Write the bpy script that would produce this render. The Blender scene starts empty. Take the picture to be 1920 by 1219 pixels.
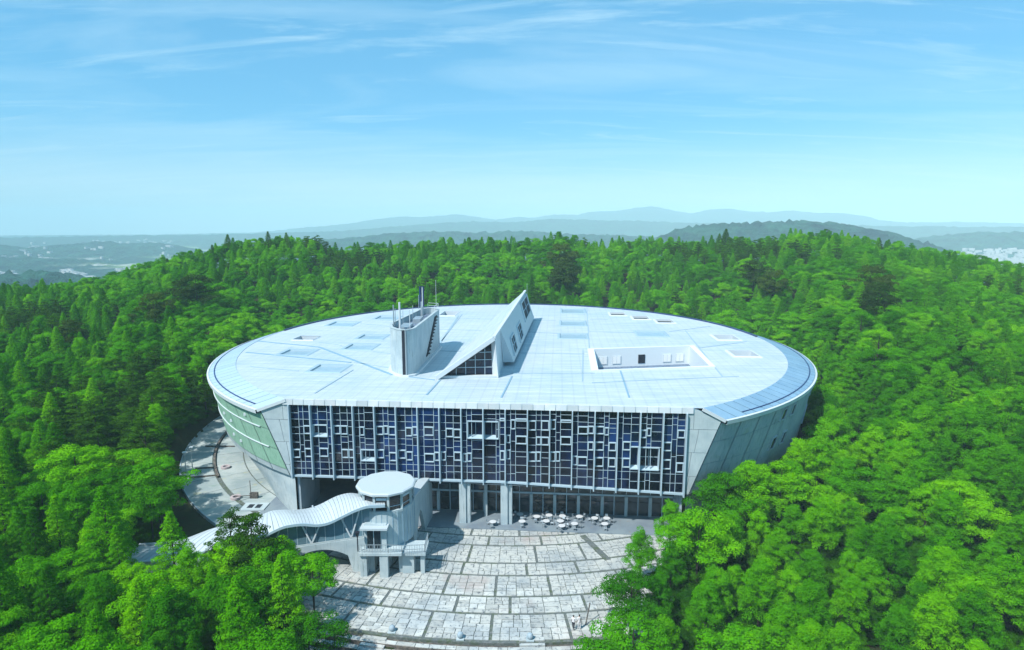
import bpy, bmesh, math, random
import numpy as np
from mathutils import Vector, Matrix
from mathutils.geometry import delaunay_2d_cdt

# ------------------------------------------------------------ camera, sky, sun
F, PITCH, CAM_H = 1150.0, math.radians(9.1), 42.0
sc = bpy.context.scene
col = sc.collection
cam_d = bpy.data.cameras.new('camera')
cam = bpy.data.objects.new('camera', cam_d); col.objects.link(cam)
cam.location = (0, 0, CAM_H); cam.rotation_euler = (math.pi / 2 - PITCH, 0, 0)
cam_d.sensor_width = 36; cam_d.lens = F / 1920 * 36
cam_d.clip_start = 0.5; cam_d.clip_end = 40000
sc.camera = cam

SUN_AZ = math.atan2(-0.72, -0.69); SUN_EL = math.radians(52)
world = bpy.data.worlds.new('World'); sc.world = world; world.use_nodes = True
nt = world.node_tree; N = nt.nodes; Lk = nt.links; N.clear()
def nd(tree, t, **k):
    n = tree.nodes.new(t)
    for a, b in k.items(): setattr(n, a, b)
    return n
o_ = nd(nt, 'ShaderNodeOutputWorld'); bg = nd(nt, 'ShaderNodeBackground'); bg.inputs[1].default_value = 0.145
sky = nd(nt, 'ShaderNodeTexSky', sky_type='NISHITA'); sky.sun_disc = False
sky.sun_elevation = SUN_EL; sky.sun_rotation = SUN_AZ
sky.air_density = 1.0; sky.dust_density = 0.4; sky.ozone_density = 1.0; sky.altitude = 100
tint = nd(nt, 'ShaderNodeMix', data_type='RGBA', blend_type='MULTIPLY'); tint.inputs[0].default_value = 1
tint.inputs[7].default_value = (0.26, 0.66, 0.92, 1)
tc = nd(nt, 'ShaderNodeTexCoord')
sep = nd(nt, 'ShaderNodeSeparateXYZ'); Lk.new(tc.outputs['Generated'], sep.inputs[0])
# wispy cirrus: direction projected on a high layer
zc = nd(nt, 'ShaderNodeMath', operation='MAXIMUM'); zc.inputs[1].default_value = 0.02; Lk.new(sep.outputs[2], zc.inputs[0])
za = nd(nt, 'ShaderNodeMath', operation='ADD'); za.inputs[1].default_value = 0.12; Lk.new(zc.outputs[0], za.inputs[0])
dx = nd(nt, 'ShaderNodeMath', operation='DIVIDE'); Lk.new(sep.outputs[0], dx.inputs[0]); Lk.new(za.outputs[0], dx.inputs[1])
dy = nd(nt, 'ShaderNodeMath', operation='DIVIDE'); Lk.new(sep.outputs[1], dy.inputs[0]); Lk.new(za.outputs[0], dy.inputs[1])
cb = nd(nt, 'ShaderNodeCombineXYZ'); Lk.new(dx.outputs[0], cb.inputs[0]); Lk.new(dy.outputs[0], cb.inputs[1])
mp = nd(nt, 'ShaderNodeMapping'); mp.inputs['Rotation'].default_value = (0, 0, math.radians(14)); mp.inputs['Scale'].default_value = (0.32, 1.3, 1)
mp.inputs['Location'].default_value = (2.3, 0.9, 0)
Lk.new(cb.outputs[0], mp.inputs[0])
n1 = nd(nt, 'ShaderNodeTexNoise'); n1.inputs['Scale'].default_value = 1.1; n1.inputs['Detail'].default_value = 9; n1.inputs['Roughness'].default_value = 0.6; n1.inputs['Distortion'].default_value = 1.1
Lk.new(mp.outputs[0], n1.inputs['Vector'])
r1 = nd(nt, 'ShaderNodeMapRange'); r1.inputs['From Min'].default_value = 0.46; r1.inputs['From Max'].default_value = 0.86; r1.inputs['To Max'].default_value = 0.7
Lk.new(n1.outputs[0], r1.inputs[0])
mixc = nd(nt, 'ShaderNodeMix', data_type='RGBA'); n3 = nd(nt, 'ShaderNodeTexNoise'); n3.inputs['Scale'].default_value = 2.6; n3.inputs['Detail'].default_value = 10; n3.inputs['Roughness'].default_value = 0.68; n3.inputs['Distortion'].default_value = 1.8
m3 = nd(nt, 'ShaderNodeMapping'); m3.inputs['Rotation'].default_value = (0, 0, math.radians(-16)); m3.inputs['Scale'].default_value = (0.22, 1.1, 1); m3.inputs['Location'].default_value = (5.1, 3.7, 0); Lk.new(cb.outputs[0], m3.inputs[0]); Lk.new(m3.outputs[0], n3.inputs['Vector'])
r3 = nd(nt, 'ShaderNodeMapRange'); r3.inputs['From Min'].default_value = 0.52; r3.inputs['From Max'].default_value = 0.82; r3.inputs['To Max'].default_value = 0.8; Lk.new(n3.outputs[0], r3.inputs[0])
mxm = nd(nt, 'ShaderNodeMath', operation='MAXIMUM'); Lk.new(r1.outputs[0], mxm.inputs[0]); Lk.new(r3.outputs[0], mxm.inputs[1])
Lk.new(mxm.outputs[0], mixc.inputs[0])
mixc.inputs[7].default_value = (2.9, 4.3, 5.2, 1)
flat = nd(nt, 'ShaderNodeMix', data_type='RGBA'); flat.inputs[0].default_value = 0.58; flat.inputs[7].default_value = (0.76, 2.5, 3.9, 1)
Lk.new(sky.outputs[0], tint.inputs[6]); Lk.new(tint.outputs[2], flat.inputs[6]); Lk.new(flat.outputs[2], mixc.inputs[6])
hzf = nd(nt, 'ShaderNodeMapRange', interpolation_type='SMOOTHSTEP'); hzf.inputs['From Min'].default_value = 0.16; hzf.inputs['From Max'].default_value = -0.02; hzf.inputs['To Max'].default_value = 0.75
Lk.new(sep.outputs[2], hzf.inputs[0])
n2 = nd(nt, 'ShaderNodeTexNoise'); n2.inputs['Scale'].default_value = 1.4; n2.inputs['Detail'].default_value = 4
m2_ = nd(nt, 'ShaderNodeMapping'); m2_.inputs['Scale'].default_value = (1, 1, 9); Lk.new(tc.outputs['Generated'], m2_.inputs[0]); Lk.new(m2_.outputs[0], n2.inputs['Vector'])
hz2 = nd(nt, 'ShaderNodeMath', operation='MULTIPLY_ADD'); Lk.new(n2.outputs[0], hz2.inputs[0]); hz2.inputs[1].default_value = 1.1; hz2.inputs[2].default_value = 0.35
hz3 = nd(nt, 'ShaderNodeMath', operation='MULTIPLY', use_clamp=True); Lk.new(hzf.outputs[0], hz3.inputs[0]); Lk.new(hz2.outputs[0], hz3.inputs[1])
mixh = nd(nt, 'ShaderNodeMix', data_type='RGBA'); Lk.new(hz3.outputs[0], mixh.inputs[0]); Lk.new(mixc.outputs[2], mixh.inputs[6]); mixh.inputs[7].default_value = (4.3, 4.75, 4.95, 1)
Lk.new(mixh.outputs[2], bg.inputs[0]); Lk.new(bg.outputs[0], o_.inputs[0])

sd = bpy.data.lights.new('sun', 'SUN'); sd.energy = 4.3; sd.angle = math.radians(1.0); sd.color = (1.0, 0.96, 0.9)
sun = bpy.data.objects.new('sun', sd); col.objects.link(sun)
sv = Vector((math.sin(SUN_AZ) * math.cos(SUN_EL), math.cos(SUN_AZ) * math.cos(SUN_EL), math.sin(SUN_EL)))
sun.rotation_euler = sv.to_track_quat('Z', 'Y').to_euler(); sun.location = (-60, -60, 120)
sc.view_settings.view_transform = 'Standard'; sc.view_settings.look = 'None'
sc.view_settings.exposure = 0.58; sc.view_settings.gamma = 1.0; sc.view_settings.use_curve_mapping = False
sc.cycles.use_denoising = True
sc.cycles.max_bounces = 8; sc.cycles.diffuse_bounces = 3; sc.cycles.transparent_max_bounces = 4
sc.cycles.transmission_bounces = 2; sc.cycles.volume_bounces = 6
sc.cycles.use_adaptive_sampling = True

rng = random.Random(7); R8 = np.random.default_rng(11)
# ------------------------------------------------------------ measuring helpers
def ray(u, v):
    x = (u - 960) / F; y = (v - 609.5) / F
    return (x, math.cos(PITCH) - y * math.sin(PITCH), -math.sin(PITCH) - y * math.cos(PITCH))
def at(u, v, z):
    d = ray(u, v); t = (z - CAM_H) / d[2]; return (d[0] * t, d[1] * t, z)
CX, CY = 0.0, 132.0                                  # common centre of roof, terraces and plaza rings
FX, FY = -31.6, 84.0                                 # left end of the glass front
_l = math.hypot(55.2, -4.2); EX, EY = 55.2 / _l, -4.2 / _l; NX, NY = EY, -EX
FL = 55.36
def W(s, t, z): return (FX + EX * s + NX * t, FY + EY * s + NY * t, z)   # t is outwards, towards the plaza

# ------------------------------------------------------------ materials
def mat(name, base, rough=0.7, noise=None, bump=0.0, bscale=8.0, spec=0.4, metal=0.0, rnd=0.0, coords='Object'):
    K = 0.98; base = tuple(c * K for c in base); noise = [(a_, tuple(c * K for c in c_), l_, h_, s_) for a_, c_, l_, h_, s_ in noise] if noise else None
    m = bpy.data.materials.new(name); m.use_nodes = True; t = m.node_tree; b = t.nodes['Principled BSDF']
    b.inputs['Roughness'].default_value = rough; b.inputs['Specular IOR Level'].default_value = spec; b.inputs['Metallic'].default_value = metal
    b.inputs['Base Color'].default_value = (*base, 1)
    tcn = nd(t, 'ShaderNodeTexCoord'); prev = None
    geo = nd(t, 'ShaderNodeNewGeometry')
    vec = geo.outputs['Position'] if coords == 'World' else tcn.outputs['Object']
    if noise:
        for (sc_, c2, lo, hi, stretch) in noise:
            mpn = nd(t, 'ShaderNodeMapping'); mpn.inputs['Scale'].default_value = stretch; t.links.new(vec, mpn.inputs[0])
            nz = nd(t, 'ShaderNodeTexNoise'); nz.inputs['Scale'].default_value = sc_; nz.inputs['Detail'].default_value = 6; nz.inputs['Roughness'].default_value = 0.62
            t.links.new(mpn.outputs[0], nz.inputs['Vector'])
            mr = nd(t, 'ShaderNodeMapRange'); mr.inputs['From Min'].default_value = lo; mr.inputs['From Max'].default_value = hi
            t.links.new(nz.outputs[0], mr.inputs[0])
            mx = nd(t, 'ShaderNodeMix', data_type='RGBA'); t.links.new(mr.outputs[0], mx.inputs[0])
            if prev: t.links.new(prev, mx.inputs[6])
            else: mx.inputs[6].default_value = (*base, 1)
            mx.inputs[7].default_value = (*c2, 1); prev = mx.outputs[2]
    if rnd:
        oi = nd(t, 'ShaderNodeObjectInfo'); mr = nd(t, 'ShaderNodeMapRange'); mr.inputs['To Min'].default_value = 1 - rnd; mr.inputs['To Max'].default_value = 1 + rnd * 0.6
        t.links.new(oi.outputs['Random'], mr.inputs[0])
        vm = nd(t, 'ShaderNodeVectorMath', operation='SCALE'); t.links.new(mr.outputs[0], vm.inputs['Scale'])
        if prev: t.links.new(prev, vm.inputs[0])
        else: vm.inputs[0].default_value = base
        prev = vm.outputs[0]
    if prev: t.links.new(prev, b.inputs['Base Color'])
    if bump:
        nz = nd(t, 'ShaderNodeTexNoise'); nz.inputs['Scale'].default_value = bscale; nz.inputs['Detail'].default_value = 5; t.links.new(vec, nz.inputs['Vector'])
        bp = nd(t, 'ShaderNodeBump'); bp.inputs['Strength'].default_value = bump; bp.inputs['Distance'].default_value = 0.1
        t.links.new(nz.outputs[0], bp.inputs['Height']); t.links.new(bp.outputs[0], b.inputs['Normal'])
    return m
I3 = (1, 1, 1)
M = {}
M['roof'] = mat('roof_metal', (0.43, 0.50, 0.54), 0.5, [(0.05, (0.36, 0.46, 0.52), 0.4, 0.62, I3), (0.11, (0.33, 0.43, 0.48), 0.52, 0.75, (2.0, .5, 1)), (0.6, (0.54, 0.60, 0.62), 0.45, 0.7, (0.25, 2.5, 1)), (2.2, (0.40, 0.50, 0.56), 0.62, 0.8, (3, 0.25, 1))], 0.12, 3, 0.4, 0.0, coords='World')
M['ring'] = mat('ring_metal', (0.30, 0.47, 0.60), 0.42, [(0.3, (0.24, 0.40, 0.54), 0.4, 0.65, I3)], 0.05, 3, 0.5, 0.25, rnd=0.10, coords='World')
M['ring_l'] = mat('ring_metal_pale', (0.40, 0.52, 0.60), 0.42, [(0.3, (0.38, 0.52, 0.62), 0.4, 0.65, I3)], 0.05, 3, 0.5, 0.15, rnd=0.08, coords='World')
M['white'] = mat('white_paint', (0.54, 0.60, 0.63), 0.5, [(0.8, (0.50, 0.58, 0.62), 0.5, 0.75, I3)], coords='World')
M['seam'] = mat('seam_metal', (0.20, 0.34, 0.44), 0.5)
M['seamp'] = mat('seam_pale', (0.30, 0.42, 0.49), 0.5)
M['navy'] = mat('gutter_navy', (0.01, 0.03, 0.12), 0.35)
M['conc'] = mat('concrete', (0.44, 0.52, 0.54), 0.85, [(0.35, (0.33, 0.42, 0.46), 0.4, 0.65, I3), (1.6, (0.17, 0.23, 0.24), 0.55, 0.78, (2.2, 2.2, 0.22))], 0.2, 6, 0.2, coords='World')
M['concd'] = mat('concrete_wall_grey', (0.36, 0.44, 0.49), 0.85, [(0.3, (0.28, 0.37, 0.43), 0.4, 0.65, I3), (1.4, (0.14, 0.21, 0.24), 0.52, 0.8, (2.5, 2.5, 0.2)), (0.5, (0.25, 0.34, 0.26), 0.6, 0.8, I3)], 0.2, 6, 0.2, rnd=0.05, coords='World')
M['green'] = mat('pale_green_panel', (0.25, 0.45, 0.33), 0.7, [(0.4, (0.29, 0.48, 0.37), 0.4, 0.65, I3), (2.0, (0.12, 0.26, 0.17), 0.5, 0.8, (3, 3, 0.3))], 0.1, 6, 0.25, rnd=0.06, coords='World')
M['cheek'] = mat('cheek_panel', (0.42, 0.50, 0.52), 0.7, [(0.5, (0.34, 0.42, 0.45), 0.42, 0.65, I3), (2.0, (0.28, 0.36, 0.38), 0.55, 0.8, (3, 3, 0.3))], 0.1, 6, 0.25, rnd=0.07, coords='World')
M['fascia'] = mat('fascia_metal', (0.50, 0.57, 0.60), 0.55, [(0.7, (0.60, 0.63, 0.65), 0.45, 0.7, I3)], rnd=0.16, coords='World')
M['frame'] = mat('frame_paint', (0.38, 0.50, 0.57), 0.5)
M['glass'] = mat('dark_glass', (0.004, 0.007, 0.022), 0.08, [(0.10, (0.010, 0.034, 0.12), 0.48, 0.66, I3)], spec=0.4, rnd=0.7, coords='World')  # unlit interior and blue reflected patches are painted into the opaque pane colour
M['glassg'] = mat('ground_floor_glass', (0.015, 0.028, 0.04), 0.08, [(0.7, (0.05, 0.06, 0.10), 0.5, 0.7, I3)], spec=0.6, rnd=0.6, coords='World')
M['glassp'] = mat('clear_glass', (0.12, 0.22, 0.28), 0.15, spec=0.7, rnd=0.3)
M['dark'] = mat('dark_recess', (0.012, 0.018, 0.028), 0.8)
M['black'] = mat('black_metal', (0.015, 0.018, 0.03), 0.5)
M['steel'] = mat('steel', (0.35, 0.42, 0.46), 0.4, metal=0.4)
M['blind'] = mat('white_blind', (0.80, 0.82, 0.80), 0.8)
M['gravel'] = mat('roof_gravel', (0.16, 0.22, 0.30), 0.95, [(2.5, (0.08, 0.11, 0.17), 0.45, 0.6, I3)], coords='World')
M['stone'] = mat('plaza_stone', (0.50, 0.52, 0.49), 0.85, [(0.16, (0.34, 0.38, 0.39), 0.45, 0.62, I3), (1.5, (0.24, 0.27, 0.28), 0.5, 0.70, I3), (3.0, (0.10, 0.12, 0.15), 0.57, 0.68, I3), (0.1, (0.40, 0.36, 0.34), 0.58, 0.7, I3)], 0.35, 5, 0.2, rnd=0.22, coords='World')
M['joint'] = mat('mossy_joint', (0.10, 0.12, 0.12), 0.95, [(0.8, (0.07, 0.10, 0.05), 0.45, 0.65, I3), (3.0, (0.18, 0.19, 0.19), 0.5, 0.7, I3)], 0.3, 8, coords='World')
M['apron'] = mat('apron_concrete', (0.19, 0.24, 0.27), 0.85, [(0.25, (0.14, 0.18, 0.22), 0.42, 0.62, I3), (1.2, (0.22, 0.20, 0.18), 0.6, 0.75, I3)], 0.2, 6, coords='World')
M['terr'] = mat('terrace_concrete', (0.38, 0.43, 0.42), 0.85, [(0.13, (0.26, 0.32, 0.33), 0.42, 0.6, I3), (0.35, (0.42, 0.42, 0.24), 0.6, 0.72, (1, 1, 1)), (0.7, (0.22, 0.30, 0.27), 0.55, 0.72, (0.6, 2, 1))], 0.25, 5, rnd=0.10, coords='World')
M['brown'] = mat('brown_riser', (0.075, 0.07, 0.066), 0.9, [(2, (0.16, 0.14, 0.12), 0.45, 0.6, I3)], coords='World')
M['ribbon'] = mat('ribbon_metal', (0.46, 0.53, 0.56), 0.45, [(0.5, (0.45, 0.53, 0.57), 0.42, 0.65, I3)], coords='World', rnd=0.05)
M['tabletop'] = mat('table_white', (0.55, 0.58, 0.60), 0.4)
M['chair'] = mat('chair_grey', (0.32, 0.38, 0.42), 0.5, rnd=0.5)
M['skin'] = mat('skin', (0.45, 0.28, 0.2), 0.6)
M['cloth_w'] = mat('white_shirt', (0.7, 0.7, 0.72), 0.85)
M['cloth_d'] = mat('dark_trousers', (0.02, 0.022, 0.035), 0.85)
M['hair'] = mat('dark_hair', (0.012, 0.01, 0.01), 0.6)
M['pink'] = mat('pinkish_stone', (0.42, 0.36, 0.37), 0.8)
M['ground'] = mat('forest_floor', (0.022, 0.035, 0.014), 0.95, [(0.12, (0.035, 0.045, 0.018), 0.45, 0.62, I3), (1.0, (0.03, 0.026, 0.014), 0.5, 0.7, I3)], 0.6, 1.5, 0.1, coords='World')
M['bank'] = mat('bank_grass', (0.04, 0.06, 0.025), 0.95, [(0.5, (0.06, 0.06, 0.035), 0.45, 0.62, I3)], 0.6, 3, 0.1, coords='World')
M['bark'] = mat('bark', (0.035, 0.03, 0.022), 0.95)
M['town'] = mat('town_walls', (0.42, 0.43, 0.43), 0.8)

def far_mat():
    m = bpy.data.materials.new('far_land'); m.use_nodes = True; t = m.node_tree; b = t.nodes['Principled BSDF']
    b.inputs['Roughness'].default_value = 0.95; b.inputs['Specular IOR Level'].default_value = 0.05
    g = nd(t, 'ShaderNodeNewGeometry'); sp = nd(t, 'ShaderNodeSeparateXYZ'); t.links.new(g.outputs['Position'], sp.inputs[0])
    a = nd(t, 'ShaderNodeTexNoise'); a.inputs['Scale'].default_value = 0.02; a.inputs['Detail'].default_value = 8; a.inputs['Roughness'].default_value = 0.7; t.links.new(g.outputs['Position'], a.inputs['Vector'])
    ra = nd(t, 'ShaderNodeValToRGB'); ra.color_ramp.elements[0].position = 0.38; ra.color_ramp.elements[0].color = (0.005, 0.022, 0.030, 1)  # bluish hill greens: part of the distance haze is mixed into the colour
    ra.color_ramp.elements[1].position = 0.66; ra.color_ramp.elements[1].color = (0.025, 0.10, 0.07, 1); t.links.new(a.outputs[0], ra.inputs[0])
    c = nd(t, 'ShaderNodeTexNoise'); c.inputs['Scale'].default_value = 0.0028; c.inputs['Detail'].default_value = 5; t.links.new(g.outputs['Position'], c.inputs['Vector'])
    v = nd(t, 'ShaderNodeTexVoronoi'); v.inputs['Scale'].default_value = 0.016; t.links.new(g.outputs['Position'], v.inputs['Vector'])
    rv = nd(t, 'ShaderNodeValToRGB'); rv.color_ramp.interpolation = 'CONSTANT'
    e = rv.color_ramp.elements; e[0].color = (0.14, 0.22, 0.07, 1); e[1].position = 0.8; e[1].color = (0.5, 0.5, 0.46, 1)
    x = e.new(0.3); x.color = (0.24, 0.30, 0.14, 1); x = e.new(0.55); x.color = (0.30, 0.33, 0.26, 1)
    vs = nd(t, 'ShaderNodeSeparateColor'); t.links.new(v.outputs['Color'], vs.inputs[0]); t.links.new(vs.outputs[0], rv.inputs[0])
    # open land only on the flat ground (low, noise chosen)
    mrz = nd(t, 'ShaderNodeMapRange'); mrz.inputs['From Min'].default_value = -62; mrz.inputs['From Max'].default_value = -72; t.links.new(sp.outputs[2], mrz.inputs[0])
    mrc = nd(t, 'ShaderNodeMapRange'); mrc.inputs['From Min'].default_value = 0.49; mrc.inputs['From Max'].default_value = 0.53; t.links.new(c.outputs[0], mrc.inputs[0])
    mu = nd(t, 'ShaderNodeMath', operation='MULTIPLY'); t.links.new(mrz.outputs[0], mu.inputs[0]); t.links.new(mrc.outputs[0], mu.inputs[1])
    mx = nd(t, 'ShaderNodeMix', data_type='RGBA'); t.links.new(mu.outputs[0], mx.inputs[0]); t.links.new(ra.outputs[0], mx.inputs[6]); t.links.new(rv.outputs[0], mx.inputs[7])
    t.links.new(mx.outputs[2], b.inputs['Base Color'])
    bp = nd(t, 'ShaderNodeBump'); bp.inputs['Distance'].default_value = 14; bp.inputs['Strength'].default_value = 0.9
    h = nd(t, 'ShaderNodeTexNoise'); h.inputs['Scale'].default_value = 0.06; h.inputs['Detail'].default_value = 4; t.links.new(g.outputs['Position'], h.inputs['Vector'])
    t.links.new(h.outputs[0], bp.inputs['Height']); t.links.new(bp.outputs[0], b.inputs['Normal'])
    return m
M['far'] = far_mat()

def leaf_mat(name, c0, c1, c2):
    c0, c1, c2 = [tuple(x * k for x, k in zip(c, (1.95, 1.20, .18))) for c in (c0, c1, c2)]
    m = bpy.data.materials.new(name); m.use_nodes = True; t = m.node_tree; t.nodes.clear()
    out = nd(t, 'ShaderNodeOutputMaterial'); oi = nd(t, 'ShaderNodeObjectInfo'); g = nd(t, 'ShaderNodeNewGeometry')
    rp = nd(t, 'ShaderNodeValToRGB'); e = rp.color_ramp.elements
    e[0].color = (*c0, 1); e[1].color = (*c2, 1); x = e.new(0.5); x.color = (*c1, 1)
    nz = nd(t, 'ShaderNodeTexNoise'); nz.inputs['Scale'].default_value = 0.9; nz.inputs['Detail'].default_value = 3; t.links.new(g.outputs['Position'], nz.inputs['Vector'])
    nb = nd(t, 'ShaderNodeTexNoise'); nb.inputs['Scale'].default_value = 0.035; nb.inputs['Detail'].default_value = 2; t.links.new(g.outputs['Position'], nb.inputs['Vector'])
    s = nd(t, 'ShaderNodeMath', operation='MULTIPLY_ADD'); t.links.new(nz.outputs[0], s.inputs[0]); s.inputs[1].default_value = 0.8; s.inputs[2].default_value = -0.85
    s2 = nd(t, 'ShaderNodeMath', operation='MULTIPLY_ADD'); t.links.new(nb.outputs[0], s2.inputs[0]); s2.inputs[1].default_value = 1.1; t.links.new(s.outputs[0], s2.inputs[2])
    ad = nd(t, 'ShaderNodeMath', operation='MULTIPLY_ADD'); t.links.new(oi.outputs['Random'], ad.inputs[0]); ad.inputs[1].default_value = 0.75; t.links.new(s2.outputs[0], ad.inputs[2])
    t.links.new(ad.outputs[0], rp.inputs[0])
    d = nd(t, 'ShaderNodeBsdfDiffuse'); tr = nd(t, 'ShaderNodeBsdfTranslucent'); mx = nd(t, 'ShaderNodeMixShader'); mx.inputs[0].default_value = 0.17
    hs = nd(t, 'ShaderNodeHueSaturation'); hs.inputs['Saturation'].default_value = 1.1; hs.inputs['Value'].default_value = 1.5; hs.inputs['Hue'].default_value = 0.488
    t.links.new(rp.outputs[0], d.inputs[0]); t.links.new(rp.outputs[0], hs.inputs['Color']); t.links.new(hs.outputs[0], tr.inputs[0])
    gl = nd(t, 'ShaderNodeBsdfGlossy'); gl.inputs['Roughness'].default_value = 0.5; gl.inputs[0].default_value = (1, 1, 1, 1); m2 = nd(t, 'ShaderNodeMixShader'); m2.inputs[0].default_value = 0.0
    t.links.new(d.outputs[0], mx.inputs[1]); t.links.new(tr.outputs[0], mx.inputs[2]); t.links.new(mx.outputs[0], m2.inputs[1]); t.links.new(gl.outputs[0], m2.inputs[2]); t.links.new(m2.outputs[0], out.inputs[0])
    return m
M['leaf_broad'] = leaf_mat('broadleaf_foliage', (0.012, 0.115, 0.010), (0.035, 0.25, 0.008), (0.085, 0.38, 0.008))
M['leaf_pine'] = leaf_mat('pine_foliage', (0.012, 0.125, 0.012), (0.034, 0.24, 0.008), (0.075, 0.36, 0.008))
M['leaf_con'] = leaf_mat('conical_foliage', (0.012, 0.105, 0.010), (0.032, 0.23, 0.008), (0.08, 0.36, 0.008))
M['leaf_dark'] = leaf_mat('dark_pine_foliage', (0.010, 0.055, 0.028), (0.018, 0.09, 0.035), (0.03, 0.15, 0.025))

M['well_panel'] = mat('skylight_panel', (0.30, 0.41, 0.47), 0.3, [(0.8, (0.24, 0.36, 0.43), 0.4, 0.65, I3)], coords='World', rnd=.1)
M['court'] = mat('court_white', (0.66, 0.72, 0.74), 0.6)
# standing seams and drainage streaks of the metal roof
t = M['roof'].node_tree; b = t.nodes['Principled BSDF']; srcl = b.inputs['Base Color'].links[0].from_socket
g_ = nd(t, 'ShaderNodeNewGeometry'); wv = nd(t, 'ShaderNodeTexWave', wave_type='BANDS', bands_direction='X'); wv.inputs['Scale'].default_value = 0.19; wv.inputs['Distortion'].default_value = 0.0
mw = nd(t, 'ShaderNodeMapping'); mw.inputs['Rotation'].default_value = (0, 0, math.radians(4.3)); t.links.new(g_.outputs['Position'], mw.inputs[0]); t.links.new(mw.outputs[0], wv.inputs['Vector'])
rw = nd(t, 'ShaderNodeMapRange'); rw.inputs['From Min'].default_value = 0.90; rw.inputs['From Max'].default_value = 1.0; rw.inputs['To Min'].default_value = 1.0; rw.inputs['To Max'].default_value = 0.91; t.links.new(wv.outputs['Fac'], rw.inputs[0])
vs_ = nd(t, 'ShaderNodeVectorMath', operation='SCALE'); t.links.new(srcl, vs_.inputs[0]); t.links.new(rw.outputs[0], vs_.inputs['Scale']); t.links.new(vs_.outputs[0], b.inputs['Base Color'])
# ------------------------------------------------------------ object helpers
def tag(o, label=None, cat=None, group=None, kind=None):
    if label: o['label'] = label
    if cat: o['category'] = cat
    if group: o['group'] = group
    if kind: o['kind'] = kind
    return o
def org(p):
    v = Vector((0, 0, 0))
    while p is not None: v += p.location; p = p.parent
    return v
class MB:
    def __init__(s): s.v = []; s.f = []
    def poly(s, pts):
        n = len(s.v); s.v += [tuple(p) for p in pts]; s.f.append(tuple(range(n, n + len(pts)))); return s
    def hexa(s, p):      # 8 points: bottom 4 (ccw), top 4
        n = len(s.v); s.v += [tuple(q) for q in p]
        for f in ((3, 2, 1, 0), (4, 5, 6, 7), (0, 1, 5, 4), (1, 2, 6, 5), (2, 3, 7, 6), (3, 0, 4, 7)): s.f.append(tuple(n + i for i in f))
        return s
    def box(s, x0, x1, y0, y1, z0, z1): return s.hexa([(x0, y0, z0), (x1, y0, z0), (x1, y1, z0), (x0, y1, z0), (x0, y0, z1), (x1, y0, z1), (x1, y1, z1), (x0, y1, z1)])
    def fbox(s, s0, s1, t0, t1, z0, z1): return s.hexa([W(s0, t1, z0), W(s1, t1, z0), W(s1, t0, z0), W(s0, t0, z0), W(s0, t1, z1), W(s1, t1, z1), W(s1, t0, z1), W(s0, t0, z1)])
    def prism(s, pts, z0, z1, top=True, bottom=True):
        n = len(s.v); k = len(pts); s.v += [(p[0], p[1], z0) for p in pts] + [(p[0], p[1], z1) for p in pts]
        for i in range(k): j = (i + 1) % k; s.f.append((n + i, n + j, n + k + j, n + k + i))
        if top: s.f.append(tuple(n + k + i for i in range(k)))
        if bottom: s.f.append(tuple(n + k - 1 - i for i in range(k)))
        return s
    def loft(s, rings, closed=True, caps=True):
        n = len(s.v); k = len(rings[0])
        for r in rings: s.v += [tuple(p) for p in r]
        for a in range(len(rings) - 1):
            for i in range(k if closed else k - 1):
                j = (i + 1) % k; s.f.append((n + a * k + i, n + a * k + j, n + (a + 1) * k + j, n + (a + 1) * k + i))
        if caps and closed:
            s.f.append(tuple(n + k - 1 - i for i in range(k))); s.f.append(tuple(n + (len(rings) - 1) * k + i for i in range(k)))
        return s
    def tube(s, a, b, r0, r1=None, k=8):
        a = Vector(a); b = Vector(b); r1 = r0 if r1 is None else r1
        q = (b - a).to_track_quat('Z', 'Y'); rings = []
        for c, r in ((a, r0), (b, r1)):
            rings.append([c + q @ Vector((math.cos(2 * math.pi * i / k) * r, math.sin(2 * math.pi * i / k) * r, 0)) for i in range(k)])
        return s.loft(rings)
    def beam(s, a, b, w, h):
        a = Vector(a); b = Vector(b); d = (b - a).normalized(); up = Vector((0, 0, 1)) if abs(d.z) < 0.95 else Vector((0, 1, 0))
        x = d.cross(up).normalized() * (w / 2); y = x.cross(d).normalized() * (h / 2)
        return s.hexa([a - x - y, a + x - y, a + x + y, a - x + y, b - x - y, b + x - y, b + x + y, b - x + y])
    def build(s, name, m, parent=None, smooth=False, loc=None, fix=True):
        if loc is not None: o3 = Vector(loc)
        else: o3 = org(parent) if parent is not None else Vector((0, 0, 0))
        me = bpy.data.meshes.new(name); me.from_pydata([(a[0] - o3.x, a[1] - o3.y, a[2] - o3.z) for a in s.v], [], s.f)
        if fix:
            bm = bmesh.new(); bm.from_mesh(me); bmesh.ops.recalc_face_normals(bm, faces=bm.faces); bm.to_mesh(me); bm.free()
        if smooth:
            for p in me.polygons: p.use_smooth = True
        me.materials.append(M[m] if isinstance(m, str) else m)
        o = bpy.data.objects.new(name, me); col.objects.link(o)
        if parent is not None: o.parent = parent
        if loc is not None: o.location = loc
        return o
def empty(name, loc, label, cat, group=None):
    o = bpy.data.objects.new(name, None); o.location = loc; o.empty_display_size = 0.5; col.objects.link(o); return tag(o, label, cat, group)
def ell(a, b, z, a0, a1, n):      # points round the centre, angle measured from -Y (towards camera), positive to +X
    return [(CX + a * math.sin(a0 + (a1 - a0) * i / n), CY - b * math.cos(a0 + (a1 - a0) * i / n), z) for i in range(n + 1)]
_ub = {}
def ubox(m):
    if m not in _ub:
        b = MB().box(-.5, .5, -.5, .5, -.5, .5); me = bpy.data.meshes.new('pane'); me.from_pydata(b.v, [], b.f); me.materials.append(M[m]); _ub[m] = me
    return _ub[m]
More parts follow.
